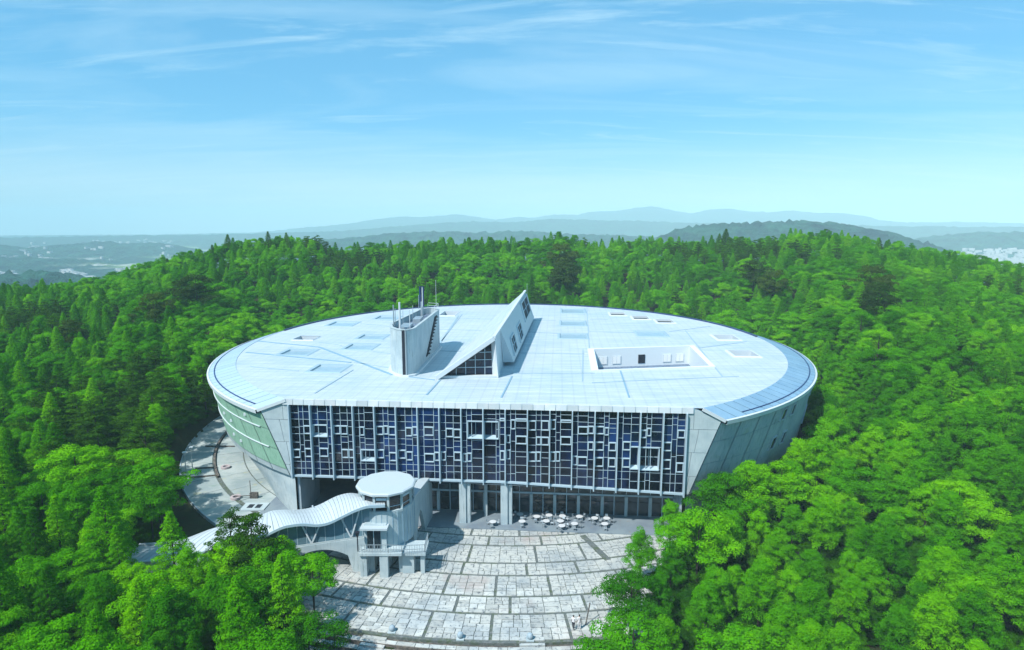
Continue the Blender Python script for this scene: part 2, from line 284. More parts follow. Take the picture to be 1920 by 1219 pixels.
FROT = Matrix(((EX, -NX, 0), (EY, -NY, 0), (0, 0, 1))).to_4x4()
def fpane(name, s0, s1, t0, t1, z0, z1, m, parent):
    o = bpy.data.objects.new(name, ubox(m)); col.objects.link(o); o.parent = parent
    c = Vector(W((s0 + s1) / 2, (t0 + t1) / 2, (z0 + z1) / 2)) - org(parent)
    o.matrix_local = Matrix.Translation(c) @ FROT @ Matrix.Diagonal((s1 - s0, t1 - t0, z1 - z0, 1)); return o

# ------------------------------------------------------------ terrain
def table(pts):        # picture skyline -> (azimuth, tan elevation)
    a = [];
    for u, v in pts:
        d = ray(u, v); h = math.hypot(d[0], d[1]); a.append((math.atan2(d[0], d[1]), d[2] / h))
    a.sort(); return np.array([p[0] for p in a]), np.array([p[1] for p in a])
RIDGE = table([(-500, 600), (-200, 560), (0, 548), (60, 544), (130, 538), (200, 528), (250, 510), (300, 496), (350, 484), (400, 470), (430, 460), (500, 453), (545, 450), (600, 455), (625, 468), (680, 466), (750, 460), (800, 456), (900, 456), (1000, 458), (1035, 448), (1060, 446), (1090, 458), (1150, 458), (1200, 452), (1300, 454), (1400, 451), (1500, 444), (1550, 441), (1600, 450), (1650, 458), (1700, 468), (1750, 475), (1800, 481), (1850, 492), (1900, 503), (1920, 508), (2100, 540), (2500, 580)])
PLAIN = -75.0
FAR = []
for D, s_, pts in [
    (7200, 900, [(-300, 445), (0, 442), (300, 440), (480, 436), (560, 428), (640, 421), (720, 409), (760, 406), (790, 407), (830, 404), (860, 402), (890, 406), (930, 412), (965, 407), (1000, 408), (1040, 402), (1080, 403), (1110, 397), (1150, 396), (1190, 390), (1220, 387), (1250, 392), (1295, 401), (1330, 393), (1365, 391), (1400, 396), (1440, 398), (1480, 395), (1530, 399), (1580, 400), (1620, 405), (1650, 413), (1700, 417), (1800, 416), (1920, 419), (2300, 425)]),
    (4600, 450, [(-300, 446), (0, 446), (400, 440), (640, 433), (700, 428), (800, 420), (880, 415), (960, 417), (1040, 410), (1120, 413), (1200, 414), (1290, 418), (1400, 420), (1700, 424), (1920, 426), (2300, 430)]),
    (2300, 260, [(-300, 520), (480, 520), (560, 456), (600, 449), (650, 447), (720, 439), (780, 435), (850, 434), (900, 436), (960, 433), (1010, 434), (1050, 438), (1150, 441), (1230, 445), (1300, 455), (1400, 520), (2300, 520)]),
    (1500, 230, [(0, 560), (1180, 560), (1230, 447), (1262, 433), (1290, 426), (1340, 421), (1380, 419), (1440, 416), (1480, 414), (1530, 415), (1560, 418), (1600, 423), (1640, 431), (1680, 440), (1720, 451), (1780, 470), (1820, 560), (2300, 560)]),
    (2900, 240, [(-300, 450), (-60, 455), (0, 458), (50, 465), (90, 462), (130, 458), (170, 454), (205, 452), (230, 458), (260, 455), (300, 456), (345, 463), (400, 475), (500, 475), (1600, 475), (1680, 455), (1730, 445), (1800, 437), (1860, 434), (1920, 436), (2100, 440), (2300, 450)]),
    (2300, 150, [(-300, 478), (0, 484), (60, 483), (120, 486), (180, 488), (240, 500), (300, 560), (2300, 560)]),
    (3300, 170, [(-300, 560), (1760, 560), (1810, 470), (1850, 462), (1880, 458), (1920, 455), (2050, 450), (2300, 470)]),
    (1150, 110, [(-300, 505), (0, 513), (40, 510), (90, 509), (140, 514), (180, 524), (230, 540), (280, 570), (2300, 570)]),
]: FAR.append((D, s_, table(pts)))
def fnoise(x, y):
    return (np.sin(x * 0.011 + 1.3) * np.cos(y * 0.013 + 0.4) + 0.5 * np.sin(x * 0.027 - y * 0.019) + 0.35 * np.sin(x * 0.05 + 2 * np.sin(y * 0.041)))
RIDGE_D = 300.0
def smooth(t): t = np.clip(t, 0, 1); return t * t * (3 - 2 * t)
def ground_z(x, y):
    x = np.asarray(x, float); y = np.asarray(y, float)
    rho = np.hypot(x, y); az = np.arctan2(x, y); rc = np.hypot(x - CX, y - CY)
    # hill the building stands on, rising to a wooded ridge
    zr = CAM_H + np.interp(az, *RIDGE[:1], RIDGE[1]) * RIDGE_D - 9.5
    out = np.clip(rc - 66, 0, None)
    azd = np.degrees(az); base = np.interp(azd, [-60, -30, -10, 10, 30, 60], [-3.5, -3.0, 3.0, 3.0, 2.5, 2.5])
    rho0 = np.interp(azd, [-60, -32, -22, 22, 32, 60], [70, 95, 195, 195, 95, 70])
    t = (rho - rho0) / (RIDGE_D - rho0)
    base = base * smooth((rho - 85 - 30 * (azd > -5)) / 45.0)
    h = base * smooth(out / 12) + (zr - base) * np.clip(t, 0, 1) ** 0.85
    h = np.where(y < 20, h * smooth((y + 60) / 80) , h)
    # lower ground just before the plaza steps
    h = h - 2.2 * smooth((74.7 - 0 - (150 - rc)) / 5.0) * 0
    d75 = np.clip((rc - 75.2) / 6.0, 0, 1); front = (y < 75) & (np.abs(x) < 24)
    h = np.where(front, h - 2.4 * smooth(d75), h)
    h = np.where(rc < 66, np.minimum(h, 0), h)
    h = h + 0.5 * fnoise(x * 3, y * 3) * np.clip(out / 30, 0, 1) * (rho < 400)
    h = h - 0.35 * (out <= 12)
    # beyond the ridge: down to the plain with the far hills
    down = smooth((rho - RIDGE_D - 12) / 330.0)
    far = np.full_like(h, PLAIN)
    for D, s_, (ta, te) in FAR:
        top = CAM_H + np.interp(az, ta, te) * D
        q = np.exp(-((rho - D) / s_) ** 2); nz = 1 + 0.10 * fnoise(x * 0.35, y * 0.35) * (1 - q)
        far = np.maximum(far, PLAIN + np.clip(top - PLAIN, 0, None) * q * nz)
    far = np.where(np.abs(azd) > 75, PLAIN, far)
    return h * (1 - down) + far * down
def build_sheet(name, rhos, azs, m, closed):
    A, Rr = np.meshgrid(azs, rhos); X = np.sin(A) * Rr; Y = np.cos(A) * Rr; Z = ground_z(X, Y)
    if name == 'hills': Z = Z + R8.normal(size=Z.shape) * 2.6 * smooth((Rr - 420) / 300) * np.where(Z > PLAIN + 6, 1, .15)
    nr, na = A.shape; me = bpy.data.meshes.new(name)
    v = np.stack([X, Y, Z], -1).reshape(-1, 3); idx = np.arange(nr * na).reshape(nr, na)
    f = np.stack([idx[:-1, :-1], idx[:-1, 1:], idx[1:, 1:], idx[1:, :-1]], -1).reshape(-1, 4)[:, ::-1]
    me.from_pydata(v.tolist(), [], f.tolist()); me.materials.append(M[m])
    for p in me.polygons: p.use_smooth = True
    o = bpy.data.objects.new(name, me); col.objects.link(o); return o
az_all = np.radians(np.concatenate([np.arange(-180, -60, 4.0), np.arange(-60, 60, 0.5), np.arange(60, 180.1, 4.0)]))
tag(build_sheet('ground', np.concatenate([[0.5], np.arange(8, 345.1, 3.0)]), az_all, 'ground', True), kind='structure')
far_rho = np.concatenate([np.arange(345, 800, 20), 800 * (8600 / 800) ** (np.arange(0, 130) / 129.0)])
tag(build_sheet('hills', far_rho, np.radians(np.concatenate([np.arange(-180, -60, 4.0), np.arange(-60, 60, 0.3), np.arange(60, 180.1, 4.0)])), 'far', True), kind='structure')

# town far below: nobody could count the blocks
tb = MB()
for i in range(9000):
    if rng.random() < 0.22: u = rng.uniform(1780, 2100); D = rng.uniform(1750, 2700)
    elif rng.random() < 0.3: u = rng.uniform(-60, 330); D = rng.uniform(1550, 2000) if rng.random() < .6 else rng.uniform(2500, 5500)
    else: u = rng.uniform(400, 2000); D = rng.uniform(2600, 6500)
    if math.sin(u * .05 + D * .004) + math.sin(u * .013 - D * .0021 + 1) < -.1: continue
    a = math.atan2(u - 960, F); x = math.sin(a) * D; y = math.cos(a) * D
    z = float(ground_z(x, y))
    if z > PLAIN + 40: continue
    w = rng.uniform(6, 13) * (1 + D / 6000); d_ = rng.uniform(6, 11); h = rng.uniform(3, 6) * (1 + D / 6000)
    c, s_ = math.cos(i), math.sin(i)
    P = [(x + px * c - py * s_, y + px * s_ + py * c) for px, py in ((-w / 2, -d_ / 2), (w / 2, -d_ / 2), (w / 2, d_ / 2), (-w / 2, d_ / 2))]
    tb.prism(P, z - 2, z + h)
tag(tb.build('town', 'town', fix=False), 'pale scattered houses of the distant town on the plain', kind='stuff')

# ------------------------------------------------------------ the oval building
B = empty('oval_building', (CX, CY, 0), 'huge oval concrete building with silver roof and dark patchwork glass front', 'building')
ZR = 17.9; ZE = 16.3; ZT = 17.15
def zb(s): return 6.55 if s < 31 else 6.55 - (s - 31) / (FL - 31) * 0.95
# chord ends: angles (from -Y) where the facade plane meets each ring
def chord_angles(a, b):
    # intersect ellipse with facade line
    res = []
    for k in range(2):
        lo, hi = (-1.2, 0.0) if k == 0 else (0.0, 1.2)
        f = lambda th: ((CX + a * math.sin(th) - FX) * NX + (CY - b * math.cos(th) - FY) * NY)
        flo = f(lo)
        for _ in range(60):
            mid = (lo + hi) / 2
            if (f(mid) > 0) == (flo > 0): lo = mid
            else: hi = mid
        res.append((lo + hi) / 2)
    return res
iaL, iaR = chord_angles(54.3, 59.4)
oaL, oaR = chord_angles(59.7, 60.0)
baL, baR = chord_angles(57.7, 57.7)
def ring_pts(a, b, z, n=120):
    l, r = chord_angles(a, b)
    return ell(a, b, z, r, 2 * math.pi + l, n)      # from right corner round the back to the left corner
NRING = 140
inner = ring_pts(54.3, 59.4, ZR, NRING); outer = ring_pts(59.7, 60.0, ZE, NRING); bott = ring_pts(57.7, 57.7, 0, NRING)
def bz(p):  # underside height of the overhang
    return 5.6 + (6.5 - 5.6) * min(1, max(0, (30 - p[0]) / 40))
# roof deck with openings
wells = [  # centre px, curb size (along facade, depth), hole inset, depth, kind
    (642.7, 607.6, 7.4, 8.0, 0.9, 0.6, 'glass'), (726, 596, 7.0, 7.5, 0.9, 0.6, 'glass'), (574.8, 635, 5.0, 5.0, 0.2, 1.6, 'floor'), (697.9, 632, 6.8, 7.0, 0.9, 0.6, 'glass'),
    (676, 650.6, 6.8, 7.0, 0.9, 0.6, 'glass'), (557.6, 661, 6.8, 6.6, 0.9, 0.6, 'glass'), (616.8, 691, 6.5, 6.5, 0.8, 0.6, 'glass'), (842.8, 588.5, 5.0, 9.5, 0.4, 1.6, 'floor'),
    (1074.4, 583, 7.6, 11.0, 0.6, 0.5, 'glass'), (1074.4, 606.5, 7.0, 9.0, 0.6, 0.5, 'glass'), (1074.4, 630.5, 7.0, 7.6, 0.6, 0.5, 'glass'),
    (1157.8, 589.6, 5.0, 6.6, 0.5, 1.5, 'dark'), (1200.9, 596.5, 5.0, 6.6, 0.5, 1.5, 'dark'), (1246, 603, 5.0, 6.6, 0.5, 1.5, 'dark'),
    (1220.9, 626, 7.4, 8.0, 0.6, 0.5, 'glass'), (1360.5, 633.7, 5.4, 7.0, 0.5, 1.8, 'floor'), (1393.2, 664, 5.4, 6.4, 0.5, 1.8, 'floor')]
def rot_rect(cx, cy, w, d):
    return [(cx + EX * a * w / 2 + NX * b * d / 2, cy + EY * a * w / 2 + NY * b * d / 2) for a, b in ((-1, 1), (1, 1), (1, -1), (-1, -1))]
holes = []
for (u, v, w, d, ins, dep, kd) in wells:
    c = at(u, v, ZR); holes.append((c, rot_rect(c[0], c[1], w - 2 * ins, d - 2 * ins)))
court = [(14.6, 101.2), (34.3, 104.2), (36.0, 122.2), (16.2, 118.8)]
vs = [Vector((p[0], p[1])) for p in inner]; n0 = len(vs); edges = [(i, (i + 1) % n0) for i in range(n0)]
polys = [h[1] for h in holes] + [court]
for h in polys:
    k = len(vs); vs += [Vector(p) for p in h]; edges += [(k + i, k + (i + 1) % 4) for i in range(4)]
ov, oe, of, *_ = delaunay_2d_cdt(vs, edges, [], 1, 1e-5)
def inside(p, poly):
    c = False; j = len(poly) - 1
    for i in range(len(poly)):
        if (poly[i][1] > p[1]) != (poly[j][1] > p[1]) and p[0] < (poly[j][0] - poly[i][0]) * (p[1] - poly[i][1]) / (poly[j][1] - poly[i][1]) + poly[i][0]: c = not c
        j = i
    return c
rd = MB(); rd.v = [(v.x, v.y, ZR) for v in ov]
for f in of:
    cxy = sum((ov[i] for i in f), Vector((0, 0))) / len(f)
    if not any(inside(cxy, h) for h in polys): rd.f.append(tuple(f))
deck = rd.build('roof', 'roof', B)
# roof seams
def seam(p, q, w=0.22, h=0.07, m='seamp', name='roof_seam'):
    a = at(*p, ZR); b = at(*q, ZR); MB().beam((a[0], a[1], ZR + h / 2 + .003), (b[0], b[1], ZR + h / 2 + .003), w, h).build(name, m, deck)
for p, q, w, m in [((484, 640), (598, 651), .5, 'seam'), ((598, 651), (735, 703), .5, 'seam'), ((462, 661), (658, 680), .5, 'seam'), ((735, 703), (815, 713), .25, 'seam'),
        ((590, 738), (662, 694), .22, 'seamp'), ((800, 741), (826, 712), .25, 'seam'), ((940, 746), (960, 706), .25, 'seam'), ((664, 680), (730, 690), .2, 'seamp'),
        ((957, 701), (1115, 700), .22, 'seamp'), ((970, 662), (1096, 664), .22, 'seamp'), ((1093, 656), (1092, 715), .18, 'seamp'), ((978, 622), (1045, 625), .2, 'seamp'),
        ((990, 600), (1042, 601), .2, 'seamp'), ((1105, 599), (1140, 599), .2, 'seamp'), ((1163, 695), (1180, 746), .25, 'seam'), ((1100, 577), (1105, 655), .18, 'seamp'), ((1285, 620), (1355, 707), .22, 'seamp'),
        ((1105, 622), (1190, 624), .18, 'seamp'), ((1110, 718), (1385, 706), .22, 'seamp'), ((1255, 622), (1332, 612), .18, 'seamp'), ((1310, 653), (1400, 641), .2, 'seamp'),
        ((822, 596), (900, 598), .2, 'seamp'), ((822, 618), (905, 620), .2, 'seamp'), ((825, 658), (878, 660), .2, 'seamp'), ((824, 645), (860, 592), .4, 'seamp'), ((828, 640), (866, 590), .2, 'seamp'),
        ((675, 607), (735, 613), .2, 'seamp'), ((470, 688), (560, 696), .2, 'seamp'), ((598, 642), (640, 648), .2, 'seamp'), ((700, 660), (735, 664), .2, 'seamp')]: seam(p, q, w, m=m)
# wells
for (u, v, w, d, ins, dep, kd), (c, hole) in zip(wells, holes):
    outr = rot_rect(c[0], c[1], w, d); o4 = [(p[0], p[1], ZR + 0.004) for p in outr]; m4 = [(p[0], p[1], ZR + (.12 if kd == 'glass' else .2)) for p in rot_rect(c[0], c[1], w - .5, d - .5)]
    h4 = [(p[0], p[1], ZR + (.12 if kd == 'glass' else .2)) for p in hole]; dep = .12 if kd == 'glass' else (.35 if kd == 'dark' else dep); b4 = [(p[0], p[1], ZR - dep) for p in rot_rect(c[0], c[1], (w - 2 * ins) * (0.97 if kd == 'glass' else 1), (d - 2 * ins) * (0.97 if kd == 'glass' else 1))]
    wb = MB().loft([o4, m4, h4, b4], caps=False); wo = wb.build('skylight_well', 'seamp' if kd == 'glass' else 'white', deck)
    MB().poly(b4).build('skylight_glass' if kd != 'floor' else 'well_floor', {'glass': 'well_panel', 'dark': 'dark', 'floor': 'gravel'}[kd], wo)
# sunken roof court
ct = MB(); zc_ = 14.4
ct.loft([[(p[0], p[1], ZR + .25) for p in court], [(p[0], p[1], zc_) for p in court]], caps=False)
co = [(court[0][0] - 1.3, court[0][1] - .6), (court[1][0] + .9, court[1][1] - .6), (court[2][0] + 1.2, court[2][1] + .7), (court[3][0] - 1.2, court[3][1] + .7)]
ct.loft([[(p[0], p[1], ZR + .004) for p in co], [(p[0], p[1], ZR + .25) for p in co], [(p[0], p[1], ZR + .25) for p in court]], caps=False)
cto = ct.build('roof_court', 'court', B)
MB().poly([(p[0], p[1], zc_) for p in court]).build('court_floor', 'gravel', cto)
def cwall(fr0, fr1, z0, z1, m, name, par, off=0.06):
    a = Vector((court[3][0], court[3][1], 0)); b = Vector((court[2][0], court[2][1], 0)); n_ = Vector((0.17, -0.98, 0)).normalized()
    p = a.lerp(b, fr0); q = a.lerp(b, fr1)
    return MB().hexa([(p.x, p.y, z0), (q.x, q.y, z0), (q.x + n_.x * off, q.y + n_.y * off, z0), (p.x + n_.x * off, p.y + n_.y * off, z0),
                      (p.x, p.y, z1), (q.x, q.y, z1), (q.x + n_.x * off, q.y + n_.y * off, z1), (p.x + n_.x * off, p.y + n_.y * off, z1)]).build(name, m, par)
for f0 in (0.05, 0.19, 0.72, 0.855):
    wo = cwall(f0, f0 + .09, 14.95, 16.6, 'white', 'window', cto, .09)
    cwall(f0 + .008, f0 + .043, 15.05, 16.5, 'blind', 'blind', cto, .12); cwall(f0 + .047, f0 + .082, 15.05, 16.5, 'blind', 'blind', cto, .12)
cwall(.46, .53, 14.95, 16.7, 'black', 'door', cto, .1)
# slanting metal edge band, panel by panel, seams between
bandr = MB().loft([inner, [(p[0], p[1], p[2] - .02) for p in outer]], closed=False, caps=False); bo = bandr.build('roof_band', 'seam', B)
NP = 70
def lerp3(a, b, t): return tuple(a[i] + (b[i] - a[i]) * t for i in range(3))
inn2 = ring_pts(54.3, 59.4, ZR, NP * 2); out2 = ring_pts(59.7, 60.0, ZE, NP * 2)
def raised(p, h): return (p[0], p[1], p[2] + h)
for i in range(NP * 2):
    if not (i < 46 or i > NP * 2 - 47): continue
    g = 0.05
    a0, a1 = lerp3(inn2[i], inn2[i + 1], g), lerp3(inn2[i], inn2[i + 1], 1 - g)
    b0, b1 = lerp3(out2[i], out2[i + 1], g), lerp3(out2[i], out2[i + 1], 1 - g)
    c0, c1 = lerp3(a0, b0, .985), lerp3(a1, b1, .985); a0, a1 = lerp3(a0, b0, .01), lerp3(a1, b1, .01)
    pts = [a0, a1, c1, c0]
    MB().hexa([raised(p, .01) for p in pts] + [raised(p, .09) for p in pts]).build('roof_panel', 'ring' if i < NP else 'ring_l', bo)
# gutter line
for i0, i1 in ((2, 42), (98, 138)):
    for nm, k0, k1, hh, mm in (('gutter', .77, .81, .17, 'navy'),):
        if i0 > 50: i0, i1 = 99, 139
        A_ = [lerp3(inn2[i], out2[i], k0) for i in range(i0, i1 + 1)]; B_ = [lerp3(inn2[i], out2[i], k1) for i in range(i0, i1 + 1)]
        MB().loft([[raised(p, .085) for p in A_], [raised(p, hh) for p in A_], [raised(p, hh) for p in B_], [raised(p, .085) for p in B_]], closed=False, caps=False).build(nm, mm, B)
bk = inner[30:-30]
MB().loft([[raised(p, -.03) for p in bk], [raised(p, .30) for p in bk], [lerp3(raised(p, .30), (CX, CY, ZR + .3), .006) for p in bk], [lerp3(raised(p, .0), (CX, CY, ZR), .006) for p in bk]], closed=False, caps=False).build('rear_gutter', 'navy', B)
# eave
e0 = ring_pts(59.7, 60.0, 0, NRING)
ev = [[(p[0], p[1], ZE + .10) for p in e0], [(CX + (p[0] - CX) * 1.005, CY + (p[1] - CY) * 1.005, ZE + .02) for p in e0], [(CX + (p[0] - CX) * 1.004, CY + (p[1] - CY) * 1.004, ZE - .55) for p in e0], [(CX + (p[0] - CX) * .993, CY + (p[1] - CY) * .993, ZE - .6) for p in e0]]
MB().loft(ev, closed=False, caps=False).build('eave', 'white', B)
# outer wall: shell behind, panels in front
def wallpt(i, n, f):      # f 0 bottom .. 1 top
    a = 57.65 + (59.55 - 57.65) * f
    l, r = WCH[0] + (WCH[2] - WCH[0]) * f, WCH[1] + (WCH[3] - WCH[1]) * f
    th = r + (2 * math.pi + l - r) * i / n
    x = CX + a * math.sin(th); y = CY - a * math.cos(th); z0 = bz((x, y)); return (x, y, z0 + (ZE - .45 - z0) * f)
WCH = (*chord_angles(57.65, 57.65), *chord_angles(59.55, 59.55))
NW = 140
MB().loft([[(CX + (wallpt(i, NW, f)[0] - CX) * .997, CY + (wallpt(i, NW, f)[1] - CY) * .997, wallpt(i, NW, f)[2]) for i in range(NW + 1)] for f in (0, .33, .66, 1)], closed=False, caps=False).build('outer_wall', 'seam', B)
ow = bpy.data.objects['outer_wall']
tiers = [(0, .10), (.10, .42), (.42, .74), (.74, 1.0)]
np_ = 70
for k in range(np_):
    if 24 < k < 46: continue
    for ti, (f0, f1) in enumerate(tiers):
        sub = 3; g = .02
        rings = []
        for (ff, sc_) in ((f0 + .004, 1.0), (f1 - .004, 1.0)):
            rings.append([tuple([CX + (wallpt(k + g + (1 - 2 * g) * j / sub, np_, ff)[0] - CX) * 1.001, CY + (wallpt(k + g + (1 - 2 * g) * j / sub, np_, ff)[1] - CY) * 1.001, wallpt(k + g + (1 - 2 * g) * j / sub, np_, ff)[2]]) for j in range(sub + 1)])
        left = k > 35
        m_ = 'concd'
        if left and ti > 0: m_ = 'green'
        if left and (k >= 69): m_ = 'cheek' if ti == 0 else 'green'
        if left and ti == 0: m_ = 'cheek'
        MB().loft(rings, closed=False, caps=False).build('wall_panel', m_, ow)
# pale cables / ledges along the left wall
for f in (.42, .74):
    A_ = [wallpt(i, NW, f) for i in range(NW - 46, NW)]
    pts = [(CX + (p[0] - CX) * 1.0035, CY + (p[1] - CY) * 1.0035, p[2]) for p in A_]
    MB().loft([[(p[0], p[1], p[2] - .06) for p in A_], [(p[0], p[1], p[2] - .06) for p in pts], [(p[0], p[1], p[2] + .06) for p in pts], [(p[0], p[1], p[2] + .06) for p in A_]], closed=False, caps=False).build('wall_ledge', 'white', ow)
for (ff, kk) in ((.86, 68.7), (.60, 66.0), (.56, 66.8), (.28, 66.4), (.25, 67.1), (.58, 62.3), (.3, 62.0)):
    p = wallpt(kk, np_, ff); q = wallpt(kk + .1, np_, ff); d = (Vector(q) - Vector(p)).normalized(); nn = Vector((p[0] - CX, p[1] - CY, 0)).normalized()
    MB().beam(Vector(p) + nn * .12 - Vector((0, 0, .2)), Vector(p) + nn * .12 + Vector((0, 0, .2)), .35, .2).build('wall_light', 'white', ow)
# tall recessed windows on the right wall
def wall_window(k, f0, f1, dk, skew=0):
    p = [wallpt(k, np_, f0), wallpt(k + dk, np_, f0), wallpt(k + dk + skew, np_, f1), wallpt(k + skew, np_, f1)]
    def push(q, s_): return (CX + (q[0] - CX) * s_, CY + (q[1] - CY) * s_, q[2])
    cen = [sum(q[i] for q in p) / 4 for i in range(3)]
    inn = [lerp3(q, cen, .16) for q in p]
    fo = MB().loft([[push(q, 1.0) for q in p], [push(q, 1.0045) for q in p], [push(q, 1.0045) for q in inn], [push(q, 1.0012) for q in inn]], caps=False).build('window', 'conc', ow)
    MB().poly([push(q, 1.0022) for q in inn]).build('pane', 'glass', fo)
for k, f0, f1, dk, sk in [(3.6, .74, .93, .35, 0), (4.45, .74, .93, .35, 0), (3.6, .30, .50, .35, 0), (4.45, .30, .50, .35, 0), (8.6, .66, .95, .8, .2), (8.2, .22, .50, .9, .3), (12.3, .70, .90, .6, .1), (13.5, .35, .6, .7, .1)]: wall_window(k, f0, f1, dk, sk)
# cheeks in the facade plane beside the glass
def local(x, y): return (x - FX) * EX + (y - FY) * EY, (x - FX) * NX + (y - FY) * NY
def cheek(side):
    if side < 0:
        ztop = [(-3.85, ZE - .1), (-.9, ZT + .05), (-.05, ZT + .05)]; zbot = [(-.05, 6.4), (-.35, 6.45)]
        pass
    pb, pt = (wallpt(NW, NW, 0), wallpt(NW, NW, 1)) if side < 0 else (wallpt(0, NW, 0), wallpt(0, NW, 1))
    o0 = 0 if side < 0 else FL
    sb, st2 = local(pb[0], pb[1])[0] - o0, local(pt[0], pt[1])[0] - o0
    xs = lambda z: sb + (st2 - sb) * (z - pb[2]) / (pt[2] - pb[2])
    cuts = [(ZT + .05), 14.9, 11.6, 8.2, 6.42 if side < 0 else 5.55]
    base = 0 if side < 0 else FL
    mb = MB(); P = []
    for z in (cuts[-1], ZE): P.append(z)
    zlo, zhi = cuts[-1], ZE
    in_ = base + (.0 if side < 0 else .0)
    out = [W(in_, -.16, zlo), W(base + xs(zlo), -.16, zlo), W(base + xs(ZE), -.16, ZE - .05), W(base + (side * 1.2), -.16, ZR - .12), W(in_, -.16, ZR - .12)]
    ck = MB().poly(out).build('corner_wall', 'seam', B)
    for a in range(len(cuts) - 1):
        z1, z0 = cuts[a] - .03, cuts[a + 1] + .03
        for h in range(2):
            def xx(z, part):
                X = xs(min(z, ZE)) if z <= ZE else side * (.95 + (abs(xs(ZE)) - .95) * max(0, (ZT - z) / (ZT - ZE)))
                mid = .42 * X if (a % 2) else .3 * X
                return (0.0, mid - side * .03)[part] if h == 0 else (mid + side * .03, X)[part]
            if a == 0:
                if h == 0: pts = [(xx(z0, 0), z0), (side * .95, z0), (side * .95, ZT - .04), (0, ZT - .04)]
                else: pts = [(side * 1.0, z0), (xs(z0), z0), (xs(ZE), ZE - .08), (side * 1.25, ZR - .22), (side * 1.0, ZR - .2)]
            else: pts = [(xx(z0, 0), z0), (xx(z0, 1), z0), (xx(z1, 1), z1), (xx(z1, 0), z1)]
            r0 = [W(base + x, -.15, z) for x, z in pts]; r1 = [W(base + x, -.03, z) for x, z in pts]
            MB().loft([r0, r1]).build('wall_panel', 'cheek', ck)
cheek(-1); cheek(1)
for p_, q_ in ((inner[0], outer[0]), (inner[-1], outer[-1])):
    MB().beam((p_[0] + NX * .08, p_[1] + NY * .08, p_[2] - .12), (q_[0] + NX * .08, q_[1] + NY * .08, q_[2] - .12), .22, .42).build('edge_trim', 'white', B)
# fascia along the top of the glass
fs = MB().fbox(-1.0, FL + 1.0, -.45, .0, ZT - .02, ZR - .02).build('fascia', 'seam', B)
for i in range(37):
    s0 = -.9 + i * (FL + 1.8) / 37; s1 = s0 + (FL + 1.8) / 37 - .07
    MB().hexa([W(s0, .14, ZT), W(s1, .14, ZT), W(s1, .0, ZT), W(s0, .0, ZT), W(s0, .02, ZR + .03), W(s1, .02, ZR + .03), W(s1, -.5, ZR + .03), W(s0, -.5, ZR + .03)]).build('fascia_panel', 'fascia', fs)
